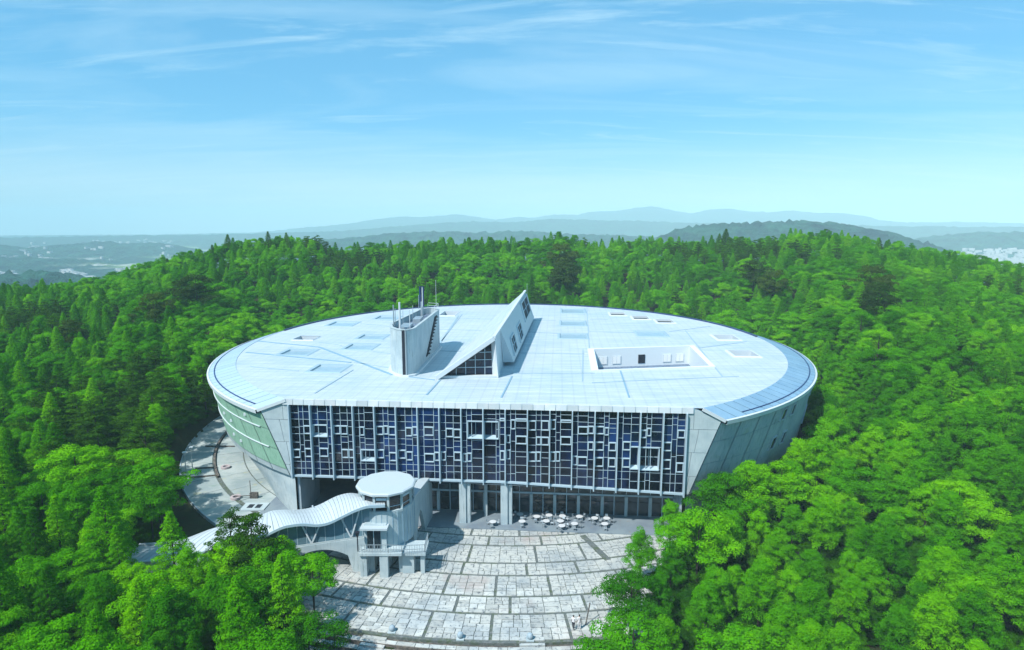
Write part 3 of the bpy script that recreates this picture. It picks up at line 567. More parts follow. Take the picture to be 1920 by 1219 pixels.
# curtain wall
cw = MB().fbox(0, FL, -1.2, -.9, 6.0, ZT).build('curtain_wall', 'dark', B)
NB = 18; bw = FL / NB; cells = []
pats = [(.40, .22, .38), (.30, .46, .24), (.36, .36, .28), (.24, .26, .50), (.38, .24, .38), (.40, .34, .26), (.24, .50, .26), (.26, .37, .37), (.22, .24, .54), (.58, .18, .24), (.22, .24, .54), (.38, .24, .38), (.26, .22, .52), (.24, .48, .28), (.42, .22, .36), (.24, .38, .38), (.28, .22, .50), (.40, .24, .36)]
specials = {1: [(.0, .76, .275, .44)], 3: [(.28, 1, .61, .77)], 8: [(.26, 1, .17, .41)], 9: [(.0, .70, .17, .41)], 15: [(.60, 1, .44, .73)], 16: [(.0, .90, .44, .73)]}
for b in range(NB):
    s0 = b * bw; zlo = zb(s0 + bw / 2) + .12; Hh = ZT - .05 - zlo
    MB().fbox(s0 - .075, s0 + .075, -.5, .42, zb(s0) - .35, ZT + .02).build('mullion', 'frame', cw)
    bars = MB(); x = 0
    zl0, zl1 = zb(s0) , zb(s0 + bw)
    bars.hexa([W(s0 + .09, .12, zl0 - .14), W(s0 + bw - .09, .12, zl1 - .14), W(s0 + bw - .09, -.35, zl1 - .14), W(s0 + .09, -.35, zl0 - .14), W(s0 + .09, .12, zl0 + .12), W(s0 + bw - .09, .12, zl1 + .12), W(s0 + bw - .09, -.35, zl1 + .12), W(s0 + .09, -.35, zl0 + .12)])
    glines = [0, .20, .245, .62 if b < 10 else .60, 1.0]
    tL = -.28 if b < 9 else -.42
    for c in range(3):
        c0, c1 = s0 + .09 + x * (bw - .18), s0 + .09 + (x + pats[b][c]) * (bw - .18); x += pats[b][c]
        if c: bars.fbox(c0 - .03, c0 + .03, -.32, -.14, zlo, ZT - .03)
        if b < 9: rows = [(.28, .40), (.62, .74)]
        elif b < 13: rows = [(.14, .27), (.34, .45), (.55, .68)]
        else: rows = [(.20, .30), (.38, .49), (.60, .72)]
        br = {0.0, 1.0}; framed = []
        if b < 9:
            for g_ in (.205, .43, .81): br.add(g_ + (rng.uniform(-.03, .03) if g_ in (.43,) else 0))
        else:
            for g_ in (.15 + rng.uniform(-.01, .01), .77): br.add(g_)
        for r0, r1 in rows:
            if rng.random() < (.62 if pats[b][c] > .3 else .3):
                dz = rng.uniform(-.02, .025); br.add(r0 + dz); br.add(r1 + dz); framed.append((r0 + dz, r1 + dz))
        spc = [sp for sp in specials.get(b, []) if sp[0] < (x - pats[b][c] / 2) < sp[1]]
        for sp in spc:
            br = {q for q in br if not (sp[2] - .02 < q < sp[3] + .02)} | {sp[2], sp[3]}; framed = [q for q in framed if q[1] < sp[2] or q[0] > sp[3]]
        brs = sorted(br); out = [brs[0]]
        for q in brs[1:]:
            if q - out[-1] < .028 and q < 1: continue
            out.append(q)
        brs = out; extra = []
        for p, q in zip(brs, brs[1:]):
            if any(abs(p - f_[0]) < 1e-6 for f_ in framed) or any(abs(p - sp[2]) < 1e-6 for sp in spc): continue
            nsp = 1 if q - p < .12 else (2 if q - p < .28 else 3)
            for j in range(1, nsp): extra.append(p + (q - p) * (j / nsp + rng.uniform(-.07, .07)))
        brs = sorted(brs + extra)
        for p, q in zip(brs, brs[1:]):
            z1, z0 = ZT - .05 - p * Hh, ZT - .05 - q * Hh
            issp = any(abs(p - sp[2]) < 1e-6 for sp in spc); isf = any(abs(p - f_[0]) < 1e-6 for f_ in framed)
            if q < 1: bars.fbox(c0 + .035, c1 - .035, -.31, -.16, z0 - .023, z0 + .023)
            if issp: continue
            if isf:
                w_ = .10; fr = MB()
                fr.fbox(c0 + .03, c1 - .03, -.30, .02, z0, z0 + w_); fr.fbox(c0 + .03, c1 - .03, -.30, .02, z1 - w_, z1)
                fr.fbox(c0 + .03, c0 + .03 + w_, -.30, .01, z0 + w_, z1 - w_); fr.fbox(c1 - .03 - w_, c1 - .03, -.30, .01, z0 + w_, z1 - w_); fr.build('window_frame', 'frame', cw)
            cells.append((c0 + .035, c1 - .035, z0 + .03, z1 - .03))
    bars.build('glazing_bars', 'frame', cw)
    for sp in specials.get(b, []):
        c0, c1 = s0 + .09 + sp[0] * (bw - .18), s0 + .09 + sp[1] * (bw - .18); z1, z0 = ZT - .05 - sp[2] * Hh, ZT - .05 - sp[3] * Hh
        fr = MB(); fr.hexa([W(c0, .05, z0 - .05), W(c1, .05, z0 - .05), W(c1, -.85, z0 - .05), W(c0, -.85, z0 - .05), W(c0, .05, z0 + .06), W(c1, .05, z0 + .06), W(c1, -.85, z0 + .3), W(c0, -.85, z0 + .3)])
        fr.fbox(c0, c1, -.85, .0, z1 - .1, z1 + .04); fr.fbox(c0 - .04, c0 + .07, -.85, -.02, z0 + .06, z1 - .1); fr.fbox(c1 - .07, c1 + .04, -.85, -.02, z0 + .06, z1 - .1)
        if sp[1] - sp[0] > .6 and b != 1:
            cm = (c0 + c1) / 2; fr.fbox(cm - .03, cm + .03, -.84, -.76, z0 + .3, z1 - .1)
            if b > 9: fr.fbox(c0 + .07, c1 - .07, -.835, -.765, (z0 + z1) / 2 - .03, (z0 + z1) / 2 + .03)
        wf = fr.build('window', 'frame', cw)
        fpane('pane', c0, c1, -.89, -.86, z0, z1, 'glass', cw)
MB().fbox(FL - .09, FL + .09, -.5, .42, zb(FL) - .35, ZT + .02).build('mullion', 'frame', cw)
cells.sort(key=lambda c: -(c[1] - c[0]) * (c[3] - c[2]))
for c in cells[:285]: fpane('pane', c[0], c[1], -.26, -.21, c[2], c[3], 'glass', cw)
sm = MB()
for c in cells[285:]: sm.fbox(c[0], c[1], -.26, -.21, c[2], c[3])
tag(sm.build('small_panes', 'glass', cw), kind='stuff')
# soffit and core below
sof = [(p[0], p[1], bz(p) + .02) for p in bott]
MB().poly(sof).build('soffit', 'concd', B)
# closing face of the front between soffit and curtain wall
MB().fbox(0, FL, -1.35, -1.22, 5.6, ZT).build('front_lining', 'dark', B)
# underside walls: ring wall further in, leaning inwards, left & right
def foot_wall(a0, a1, n, rtop, rfoot, name):
    top = []; bot = []
    for i in range(n + 1):
        th = a0 + (a1 - a0) * i / n; rt = rtop(th); rf = rfoot(th)
        x, y = CX + rt * math.sin(th), CY - rt * math.cos(th); top.append((x, y, bz((x, y)) + .01)); bot.append((CX + rf * math.sin(th), CY - rf * math.cos(th), -.4))
    return MB().loft([bot, top], closed=False, caps=False).build(name, 'conc', B)
L0, Rr0 = chord_angles(57.3, 57.3)
foot_wall(L0 - .004, L0 - 1.2, 40, lambda t: 57.2, lambda t: 57.2 - min(1, max(0, (L0 - t) / .45)) * 6.2, 'base_wall')
foot_wall(L0 - 1.2, Rr0 - 2 * math.pi + .5, 60, lambda t: 51, lambda t: 51, 'base_wall')
foot_wall(Rr0 + .5, Rr0 + .02, 30, lambda t: 56.6, lambda t: 56.6 - min(1, (t - Rr0) / .4) * 5.6, 'base_wall')
MB().fbox(.35, .75, -7.5, -.55, -.3, 6.35).build('pier_wall', 'concd', B)
MB().fbox(.36, 13.2, -15.5, -15.2, -.3, 6.4).build('back_wall', 'dark', B); MB().fbox(13.0, 13.25, -15.5, -4.35, -.3, 6.4).build('side_wall', 'dark', B)  # near-black walls put the deep shade of the passage into their colour
MB().fbox(FL - .2, FL + .1, -7.5, -1.0, -.3, 5.5).build('pier_wall', 'concd', B)
# ground-floor glazing, 4.3 m back
gt = -4.3; gf = MB().fbox(13.3, FL - .25, gt - .4, gt - .3, 0, 6.3).build('ground_floor_front', 'dark', B)
MB().fbox(13.3, FL - .25, gt - .1, gt + .12, 3.05, 3.3).build('transom', 'frame', gf)
npier = 24; pw = (FL - .3 - 13.4) / npier
for i in range(npier + 1):
    s_ = 13.4 + i * pw
    big = i % 2 == 0
    MB().fbox(s_ - (.22 if big else .06), s_ + (.22 if big else .06), gt - .1, gt + (.35 if big else .1), 0, 3.05).build('pier', 'conc' if big else 'frame', gf)
    MB().fbox(s_ - .04, s_ + .04, gt - .05, gt + .08, 3.3, 6.3).build('glazing_bar', 'frame', gf)
    if i < npier:
        a, b_ = s_ + (.22 if big else .06), s_ + pw - (.06 if big else .22)
        MB().fbox(a, b_, gt - .06, gt + .05, 2.1, 2.16).build('glazing_bar', 'black', gf)
        fpane('door', a, b_, gt - .12, gt - .06, 0.02, 3.05, 'glassg', gf)
        for z0, z1 in ((3.3, 4.75), (4.82, 6.3)): fpane('pane', s_ + .04, s_ + pw - .04, gt - .09, gt - .04, z0, z1, 'glassg', gf)
for z in (4.785,): MB().fbox(13.4, FL - .3, gt - .03, gt + .06, z - .035, z + .035).build('glazing_bar', 'frame', gf)
# columns
for u0, wide in ((872, 1.55), (950, 1.6)):
    p = at(u0, 981, 0); s_ = (p[0] - FX) * EX + (p[1] - FY) * EY
    b_ = MB(); b_.fbox(s_ - wide / 2, s_ + wide * .12, -1.2, -.1, .05, zb(s_) - .1); b_.fbox(s_ + wide * .12, s_ + wide * .22, -1.3, -.4, .05, zb(s_) - .1); b_.fbox(s_ + wide * .22, s_ + wide / 2, -1.4, -.3, .05, zb(s_) - .1)
    b_.build('column', 'conc', B)
p = at(912, 965, 0); s_ = (p[0] - FX) * EX + (p[1] - FY) * EY
MB().fbox(s_ - .22, s_ + .22, -2.9, -2.5, .05, 6.4).build('column', 'cheek', B)

# rooftop plant tower
pl = [(-20.8, 104.5), (-20.6, 102.2), (-20.0, 100.0), (-19.0, 98.4), (-17.9, 97.5), (-16.9, 97.3), (-16.2, 97.9), (-15.9, 99.0), (-14.6, 121.8), (-15.4, 123.6), (-16.8, 124.2), (-18.4, 123.0)]
ZP = 25.6
tw = MB(); cenp = (-17.8, 110)
def shr(P, d):
    out = []
    for i, p in enumerate(P):
        a = Vector(P[i - 1]); b_ = Vector(p); c = Vector(P[(i + 1) % len(P)])
        n_ = ((b_ - a).normalized() + (c - b_).normalized()).normalized(); out.append((p[0] - n_.y * d, p[1] + n_.x * d))
    return out
pin = shr(pl, .38)
tw.loft([[(p[0], p[1], ZR - .1) for p in pl], [(p[0], p[1], ZP) for p in pl], [(p[0], p[1], ZP) for p in pin], [(p[0], p[1], ZP - 1.1) for p in pin]], caps=False)
twr = tw.build('rooftop_tower', 'conc', B)
MB().poly([(p[0], p[1], ZP - 1.1) for p in pin]).build('tower_floor', 'gravel', twr)
MB().loft([[(p[0], p[1], ZP - .1) for p in shr(pl, -.07)], [(p[0], p[1], ZP + .08) for p in shr(pl, -.07)], [(p[0], p[1], ZP + .08) for p in pin], [(p[0], p[1], ZP - .1) for p in pin]], caps=False).build('parapet_cap', 'cheek', twr)
MB().loft([[(p[0], p[1], ZR) for p in shr(pl, -.5)], [(p[0], p[1], ZR + .3) for p in shr(pl, -.45)], [(p[0], p[1], ZR + .32) for p in shr(pl, -.01)]], caps=False).build('base_flashing', 'white', twr)
MB().beam((-17.55, 97.32, ZR + .3), (-17.55, 97.32, ZP - .05), .42, .2).build('downpipe_recess', 'black', twr)
MB().tube((-17.15, 97.2, ZR + .3), (-17.15, 97.2, ZP + .1), .12).build('downpipe', 'steel', twr)
st = MB()
for i in range(12):
    f = i / 11; y = 108.5 + f * 9; z = 19.4 + f * 5.3; x = -15.9 + (y - 99) * .057
    st.box(x, x + .55, y - .35, y + .35, z, z + .12)
st.build('wall_ladder', 'black', twr)
MB().hexa([(-15.42, 107.6, 19.0), (-15.35, 109.6, 19.0), (-14.8, 119.0, 24.9), (-14.9, 116.6, 24.9), (-15.27, 107.6, 19.0), (-15.2, 109.6, 19.0), (-14.65, 119.0, 24.9), (-14.75, 116.6, 24.9)]).build('ladder_recess', 'dark', twr)
MB().box(-19.3, -17.6, 103, 108, ZP - 1.09, ZP - .5).build('plant_box', 'steel', twr); MB().box(-18.2, -16.8, 111, 115, ZP - 1.09, ZP - .3).build('plant_box', 'steel', twr)
for x, y, h, r, m in [(-20.1, 103.0, 4.3, .12, 'steel'), (-18.9, 102.2, 5.0, .2, 'white'), (-20.2, 105, 3.2, .07, 'steel'), (-17.1, 101.5, 3.2, .06, 'white'), (-17.9, 106, 2.6, .06, 'steel'), (-19.4, 108, 2.2, .05, 'steel'), (-18.6, 121.5, 3.8, .07, 'steel'), (-18.2, 122.2, 3.8, .07, 'steel'), (-17.8, 121.2, 3.8, .07, 'steel'), (-16.3, 118.0, 2.2, .05, 'steel'), (-15.2, 122.0, 7.6, .035, 'white'), (-18.6, 114, 2.4, .06, 'steel')]:
    MB().tube((x, y, ZP - 1.0), (x, y, ZP + h * .78), r, r * .8).build('antenna', m, twr)
MB().tube((-17.6, 119, ZP - 1.0), (-17.6, 119, ZP + 2.0), .3, .3).build('mast', 'steel', twr)
an = MB()
for dx_, dy_ in ((-.32, 0), (.28, -.1), (0, .3)): an.tube((-17.6 + dx_, 119 + dy_, ZP + 1.0), (-17.6 + dx_, 119 + dy_, ZP + 4.9), .17, .17)
an.build('antenna_cluster', 'navy', twr)
MB().tube((-17.45, 118.8, ZP + 1.0), (-17.45, 118.8, ZP + 4.8), .1, .1).build('antenna', 'white', twr)
rl = MB()
for (a_, b_) in (((-15.15, 119), (-14.9, 123)), ((-14.9, 123), (-17, 124.2))):
    for z in (ZP + .6, ZP + 1.1): rl.beam((a_[0], a_[1], z), (b_[0], b_[1], z), .05, .05)
    rl.beam((a_[0], a_[1], ZP), (a_[0], a_[1], ZP + 1.15), .06, .06)
rl.build('tower_railing', 'white', twr)

# wedge skylight
wg = MB(); A0 = (-12.1, 95.4); A1 = (-5.0, 158); Rg0 = (-2.9, 96.4, 24.3); Rg1 = (3.4, 158, 25.4); Bf = (-2.4, 96.7); Bb = (3.9, 158.5)
def ldir(f, z=ZR): return (A0[0] + (A1[0] - A0[0]) * f, A0[1] + (A1[1] - A0[1]) * f, z)
def rdg(f): return lerp3(Rg0, Rg1, f)
def bs(f, z=ZR): return (Bf[0] + (Bb[0] - Bf[0]) * f, Bf[1] + (Bb[1] - Bf[1]) * f, z)
sl = MB(); th = .35
p0, p1, p2, p3 = ldir(0), ldir(1), rdg(1), rdg(0)
up = lambda p, h: (p[0], p[1], p[2] + h)
sl.hexa([up(p0, .02), up(p1, .02), p2, p3, up(p0, .4), up(p1, .4), up(p2, .4), up(p3, .4)])
wdg = sl.build('wedge_skylight', 'roof', B)
MB().beam(up(ldir(0), .25), up(p3, .1), .5, .7).build('edge_trim', 'white', wdg)
MB().beam(up(p3, .25), up(p2, .25), .5, .4).build('ridge_trim', 'white', wdg)
# front triangle glazing, slightly recessed
gz = 1.0
g0 = lerp3(ldir(0), rdg(0), .18); MB().poly([(-10.6, 97.0, ZR + .35), (-3.2, 97.6, ZR + .35), (-3.3, 97.4, 23.4)]).build('front_glazing', 'glass', wdg)
MB().beam((-12, 96.3, ZR + .2), (-2.3, 96.9, ZR + .2), .7, .35).build('sill', 'white', wdg)
MB().hexa([(-3.2, 97.6, ZR + .02), (-2.2, 96.4, ZR + .02), (-2.0, 98.2, ZR + .02), (-3.0, 98.4, ZR + .02), (-3.4, 97.4, 24.2), (-2.75, 96.4, 24.4), (-2.5, 98.2, 24.4), (-3.2, 98.4, 24.2)]).build('corner_post', 'white', wdg)
for i in range(1, 5):
    x = -10.6 + i * 1.55; zt = ZR + .35 + (23.4 - ZR - .35) * (x + 10.6) / 7.35
    MB().beam((x, 96.95 + .06 * i, ZR + .35), (x, 96.95 + .06 * i, zt), .09, .09).build('glazing_bar', 'frame', wdg)
for i in range(1, 4):
    z = ZR + .35 + i * 1.25; x0 = -10.6 + 7.35 * (z - ZR - .35) / (23.4 - ZR - .35)
    MB().beam((x0, 96.98, z), (-3.2, 97.35, z), .09, .09).build('glazing_bar', 'frame', wdg)
# right face: plumb at the front, leaning out from 105 on
fA = (105.0 - 96.7) / 61.8
out = 1.9
MB().poly([bs(0), bs(fA), rdg(fA), rdg(0)]).build('side_wall', 'white', wdg)
def rf(f, h, off=0):  # h 0 bottom .. 1 ridge on the leaning face
    b_ = bs(f, ZR + .7); b_ = (b_[0] + out, b_[1], b_[2]); p = lerp3(b_, rdg(f), h); return (p[0] + off * .95, p[1], p[2] + off * .3)
MB().loft([[rf(fA, 0), rf(1, 0)], [rf(fA, 1), rf(1, 1)]], closed=False, caps=False).build('side_wall', 'white', wdg)
MB().poly([rf(fA, 0), rf(fA, 1), bs(fA, ZR + .7)]).build('side_wall', 'white', wdg); MB().poly([rf(fA, 0), rf(1, 0), bs(1, ZR + .7), bs(fA, ZR + .7)]).build('underside', 'seam', wdg)  # underside in blue-grey, the shadow gap put into its colour
MB().loft([[bs(fA), bs(1)], [bs(fA, ZR + .7), bs(1, ZR + .7)]], closed=False, caps=False).build('kerb_wall', 'seam', wdg)  # kerb carries the same painted shadow-gap blue
MB().poly([rf(1, 0), rdg(1), ldir(1), bs(1)]).build('rear_wall', 'white', wdg)
for (fa, fb) in ((.17, .29), (.37, .51), (.66, .97)):
    big = fa > .6; h0, h1 = (.10, .56) if not big else (.30, .92)
    q = [rf(fa, h0, .03), rf(fb - (.02), h0 + .02, .03), rf(fb + .03, h1, .03), rf(fa + .05, h1, .03)]
    cen = [sum(p[i] for p in q) / 4 for i in range(3)]; q2 = [lerp3(p, cen, .16) for p in q]
    ps = lambda p, o: (p[0] + o, p[1], p[2] + o * .3)
    fo = MB().loft([q, [ps(p, .25) for p in q], [ps(p, .25) for p in q2], [ps(p, .06) for p in q2]], caps=False).build('window', 'white', wdg)
    MB().poly([ps(p, .08) for p in q2]).build('pane', 'dark', fo)
    MB().beam(ps(lerp3(q2[0], q2[1], .5), .12), ps(lerp3(q2[3], q2[2], .5), .12), .12, .12).build('glazing_bar', 'frame', fo); MB().beam(ps(lerp3(q2[0], q2[3], .5), .12), ps(lerp3(q2[1], q2[2], .5), .12), .12, .12).build('glazing_bar', 'frame', fo)
MB().tube(bs(1), (bs(1)[0], bs(1)[1], 27.5), .05, .04).build('lightning_rod', 'steel', wdg)

# ------------------------------------------------------------ stair tower
TX, TY = -15.9, 73.4
T = empty('stair_tower', (TX, TY, 0), 'round concrete stair tower with white twelve sided cap at the walkway end', 'tower')
def circ(r, z, n=32, ph=0): return [(TX + r * math.cos(2 * math.pi * i / n + ph), TY + r * math.sin(2 * math.pi * i / n + ph), z) for i in range(n)]
zt = 10.15
MB().loft([circ(3.42, 3.2), circ(3.42, 7.6)]).build('shaft', 'conc', T, smooth=False)
MB().loft([circ(3.75, zt - .35, 12, .26), circ(3.75, zt - .12, 12, .26), circ(3.55, zt, 12, .26)]).build('cap', 'ribbon', T)
MB().loft([circ(3.25, 7.6, 12, .26), circ(3.25, zt - .35, 12, .26)]).build('window_band', 'glassg', T)
MB().loft([circ(3.5, 7.45, 12, .26), circ(3.5, 7.75, 12, .26), circ(3.2, 7.8, 12, .26)]).build('sill', 'cheek', T)
cp = circ(3.3, 0, 12, .26)
for i in range(12):
    p = cp[i]; q = cp[(i + 1) % 12]
    MB().beam((p[0], p[1], 7.7), (p[0], p[1], zt - .3), .28, .28).build('mullion', 'cheek', T)
    if p[1] < TY + 1.5:
        a = lerp3(p, q, .12); b_ = lerp3(p, q, .88)
        MB().beam((a[0], a[1], 8.3), (b_[0], b_[1], 8.3), .05, .06).build('blind', 'frame', T)
        MB().beam((a[0], a[1], 9.3), (b_[0], b_[1], 9.3), .05, .3).build('blind', 'black' if i % 2 else 'frame', T)
for i in range(32):
    p = circ(3.43, 0)[i]
    if p[1] < TY + 1: MB().beam((p[0], p[1], 3.25), (p[0], p[1], 7.45), .05, .03).build('board_joint', 'seam', T)
# doorway bay with canopy, balcony, legs
dr = MB().box(TX - 2.1, TX + .6, TY - 3.75, TY - 2.9, 3.2, 6.3).build('door_bay', 'conc', T)
MB().box(TX - 1.7, TX - .1, TY - 3.85, TY - 3.72, 3.3, 5.6).build('door', 'glassg', T)
MB().box(TX - .95, TX - .87, TY - 3.9, TY - 3.86, 3.3, 5.6).build('door_bar', 'frame', T)
MB().box(TX - 2.4, TX + .9, TY - 4.6, TY - 2.9, 5.95, 6.2).build('canopy', 'ribbon', T)
bal = MB(); bal.box(TX - 2.6, TX + 2.6, TY - 4.9, TY + 1, 2.85, 3.2); bal.box(TX + 2.6, TX + 5.4, TY - 4.3, TY - 1.2, 2.55, 2.9)
bal.build('balcony', 'conc', T)
rl = MB()
pr = [(TX - 2.5, TY - 4.8, 3.2), (TX + 1.0, TY - 4.8, 3.2), (TX + 2.6, TY - 4.6, 3.0), (TX + 5.3, TY - 4.2, 2.9), (TX + 5.3, TY - 1.3, 2.9)]
for a, b_ in zip(pr, pr[1:]):
    n_ = max(3, int((Vector(b_) - Vector(a)).length / .3))
    for h in (.5, 1.05): rl.beam(up(a, h), up(b_, h), .06, .06)
    for j in range(n_ + 1): q = lerp3(a, b_, j / n_); rl.beam(q, up(q, 1.05), .04, .04)
rl.build('railing', 'steel', T)
for x0, x1, y0, y1, zt_ in ((-2.5, -1.7, -4.6, -3.6, 2.85), (-.1, .9, -4.8, -4.0, 2.85), (-.1, .7, -2.2, -1.2, 2.85), (2.0, 2.5, -3.6, -2.9, 2.85), (2.5, 3.9, -3.9, -2.6, 2.55), (-2.3, -1.5, .2, 1.2, 2.85), (1.4, 2.4, -.4, .8, 2.85), (4.7, 5.2, -3.9, -3.2, 2.55)):
    MB().box(TX + x0, TX + x1, TY + y0, TY + y1, -.3, zt_).build('leg', 'conc', T)
# flying link wall with round opening to the building
lk = MB(); P0 = Vector((TX + 2.9, TY + 1.3, 0)); P1 = Vector((-11.9, 84.6, 0)); dl = (P1 - P0).normalized(); nl = Vector((dl.y, -dl.x, 0)) * .25
prof = []
for i in range(13):
    f = i / 12; p = P0.lerp(P1, f); topz = 7.3 - 1.0 * f; low = .0 if f < .12 else (0.0 if f > .55 else 4.2 * math.sin((f - .1) / .46 * math.pi))
    prof.append((p, low, topz))
r_ = []
for p, lo, hi in prof: r_.append([p + nl + Vector((0, 0, lo)), p + nl + Vector((0, 0, hi)), p - nl + Vector((0, 0, hi)), p - nl + Vector((0, 0, lo))])
lk.loft(r_); lk.build('link_wall', 'conc', T)
lr = []
for p, lo, hi in prof: lr.append([p + nl * 1.4 + Vector((0, 0, hi)), p + nl * 1.4 + Vector((0, 0, hi + .25)), p - nl * 4 + Vector((0, 0, hi + .25)), p - nl * 4 + Vector((0, 0, hi))])
MB().loft(lr).build('link_roof', 'ribbon', T)
MB().tube((TX - 2.7, TY - 4.6, 3.3), (TX - 2.7, TY - 4.6, 5.2), .07).build('lamp_post', 'black', T); MB().tube((TX - 2.7, TY - 4.6, 5.2), (TX - 2.7, TY - 4.6, 5.8), .12, .32).build('lamp_head', 'black', T)

# ------------------------------------------------------------ covered walkway with undulating roof
Wk = empty('covered_walkway', (-30, 72, 0), 'covered footbridge with white undulating ribbed roof winding down into the trees', 'walkway')
def aty(u, v, Y):
    d = ray(u, v); t = Y / d[1]; return (d[0] * t, Y, CAM_H + d[2] * t)
near = [aty(u, v, 69.4) for u, v in ((722, 948), (705, 949), (687, 950), (664, 958), (641, 969), (618, 980), (595, 984.5), (568, 983), (547, 985), (524, 991))] + [(-31.5, 69.6, 4.2), (-34.5, 69.9, 3.2), (-38, 70.3, 2.4), (-42, 70.7, 1.3), (-46, 71, .7), (-49, 71.2, .8), (-52, 71.4, 1.1)]
farp = [aty(u, v, 75.4) for u, v in ((722, 936), (700, 931), (671, 927), (653, 926), (630, 932), (600, 947), (579, 954), (556, 957), (531, 957), (510, 959), (492, 966), (469, 977), (446, 985))] + [(-39.1, 75.2, 2.9), (-43, 75, 1.5), (-47, 75, .6), (-52, 75, .9)]
def cr(P, n):
    out = []; P = [Vector(p) for p in P]; Q = [P[0] * 2 - P[1]] + P + [P[-1] * 2 - P[-2]]; m_ = len(P) - 1
    for i in range(n + 1):
        f = i / n * m_; k = min(int(f), m_ - 1); t = f - k; a, b_, c, d = Q[k:k + 4]
        out.append(.5 * (2 * b_ + (c - a) * t + (2 * a - 5 * b_ + 4 * c - d) * t * t + (3 * b_ - a - 3 * c + d) * t ** 3))
    return out
NSTR = 64; nr_ = cr(near, NSTR); fr_ = cr(farp, NSTR)
rb = MB()
for i in range(NSTR):
    g = .0
for i in range(NSTR):
    rows = []
    for q in (0, .25, .5, .75, 1.0):
        bul = .35 * math.sin(math.pi * q)
        a = nr_[i].lerp(nr_[i + 1], .03).lerp(fr_[i].lerp(fr_[i + 1], .03), q); b_ = nr_[i].lerp(nr_[i + 1], .93).lerp(fr_[i].lerp(fr_[i + 1], .93), q)
        rows.append((a + Vector((0, 0, bul)), b_ + Vector((0, 0, bul))))
    m_ = MB()
    for (a, b_), (c, d) in zip(rows, rows[1:]):
        z = Vector((0, 0, .1)); m_.hexa([a, b_, d, c, a + z, b_ + z, d + z, c + z])
    m_.build('roof_strip', 'ribbon', Wk)
und = MB(); und.loft([[p + Vector((0, .05, .02)) for p in nr_], [p.lerp(q, .5) + Vector((0, 0, .35)) for p, q in zip(nr_, fr_)], [p + Vector((0, -.05, .02)) for p in fr_]], closed=False, caps=False)
und.build('roof_lining', 'seam', Wk)
MB().loft([[p + Vector((0, -.06, -.22)) for p in nr_], [p + Vector((0, -.06, .10)) for p in nr_], [p + Vector((0, .1, .10)) for p in nr_], [p + Vector((0, .1, -.22)) for p in nr_]], closed=False, caps=False).build('roof_edge', 'seamp', Wk)
def deckz(x): return 5.75 + (x + 17) * .155 if x > -36 else 5.9 - 19 * .155 + (x + 36) * .06   # handrail line
def wallrun(y, name, xs0=-50):
    xs_ = [-16.9 - .65 * i for i in range(50)]
    xs_ = [x for x in xs_ if x > xs0]; top = []; bot = []
    for x in xs_:
        zt_ = deckz(x) - 1.1
        # flat arch between foot piers
        if -19.6 < x <= -16.9: zl = -.4
        elif -26.5 < x <= -19.6: zl = 3.0 - ((x + 23.0) / 3.6) ** 2 * 1.2 - .1
        else: zl = deckz(x) - 2.6 if x < -29.5 else -.6
        zl = min(zl, zt_ - .5)
        top.append((x, zt_)); bot.append((x, zl))
    r = []
    for (x, a), (_, b_) in zip(top, bot): r.append([(x, y - .18, b_), (x, y - .18, a), (x, y + .18, a), (x, y + .18, b_)])
    return MB().loft(r).build(name, 'conc', Wk)
wallrun(70.1, 'parapet_wall'); wallrun(74.6, 'parapet_wall')
MB().box(-19.6, -17.0, 70.5, 74.4, -.3, 4.2).build('foot_pier', 'conc', Wk)
ds = []
for i in range(30):
    x = -16.5 - i * 1.15; ds.append([(x, 70.5, deckz(x) - 2.3), (x, 70.5, deckz(x) - 2.1), (x, 74.4, deckz(x) - 2.1), (x, 74.4, deckz(x) - 2.3)])
MB().loft(ds).build('deck', 'conc', Wk)
for off in (0, -.55): 
    hr = [(-16.8 - .9 * i, 70.28 - .22, deckz(-16.8 - .9 * i) - 1.0 + off) for i in range(22)]
    h_ = MB()
    for a, b_ in zip(hr, hr[1:]): h_.beam(a, b_, .08, .12)
    h_.build('handrail', 'cheek', Wk)
def roofz(x):
    for a, b_ in zip(nr_, nr_[1:]):
        if b_.x <= x <= a.x: return a.z + (b_.z - a.z) * (x - a.x) / (b_.x - a.x)
    return nr_[-1].z
for xc in (-19.7, -24.6, -29.5):
    for sg in (-1, 1):
        xt = xc + sg * 1.25
        MB().beam((xc, 70.15, deckz(xc) - 1.0), (xt, 70.15, roofz(xt) - .1), .16, .16).build('strut', 'white', Wk)
        MB().beam((xc, 74.7, deckz(xc) - 1.0), (xt, 74.7, roofz(xt) - .1), .16, .16).build('strut', 'white', Wk)
for i in range(11):
    x0 = -17.2 - i * 1.15; x1 = x0 - 1.1
    q = [(x0, 70.35, deckz(x0) - 1.05), (x1, 70.35, deckz(x1) - 1.05), (x1, 70.35, roofz(x1) - .15), (x0, 70.35, roofz(x0) - .15)]
    if q[2][2] - q[1][2] > .3:
        MB().poly(q).build('pane', 'glassp', Wk); MB().beam(q[0], q[3], .06, .06).build('glazing_bar', 'frame', Wk)

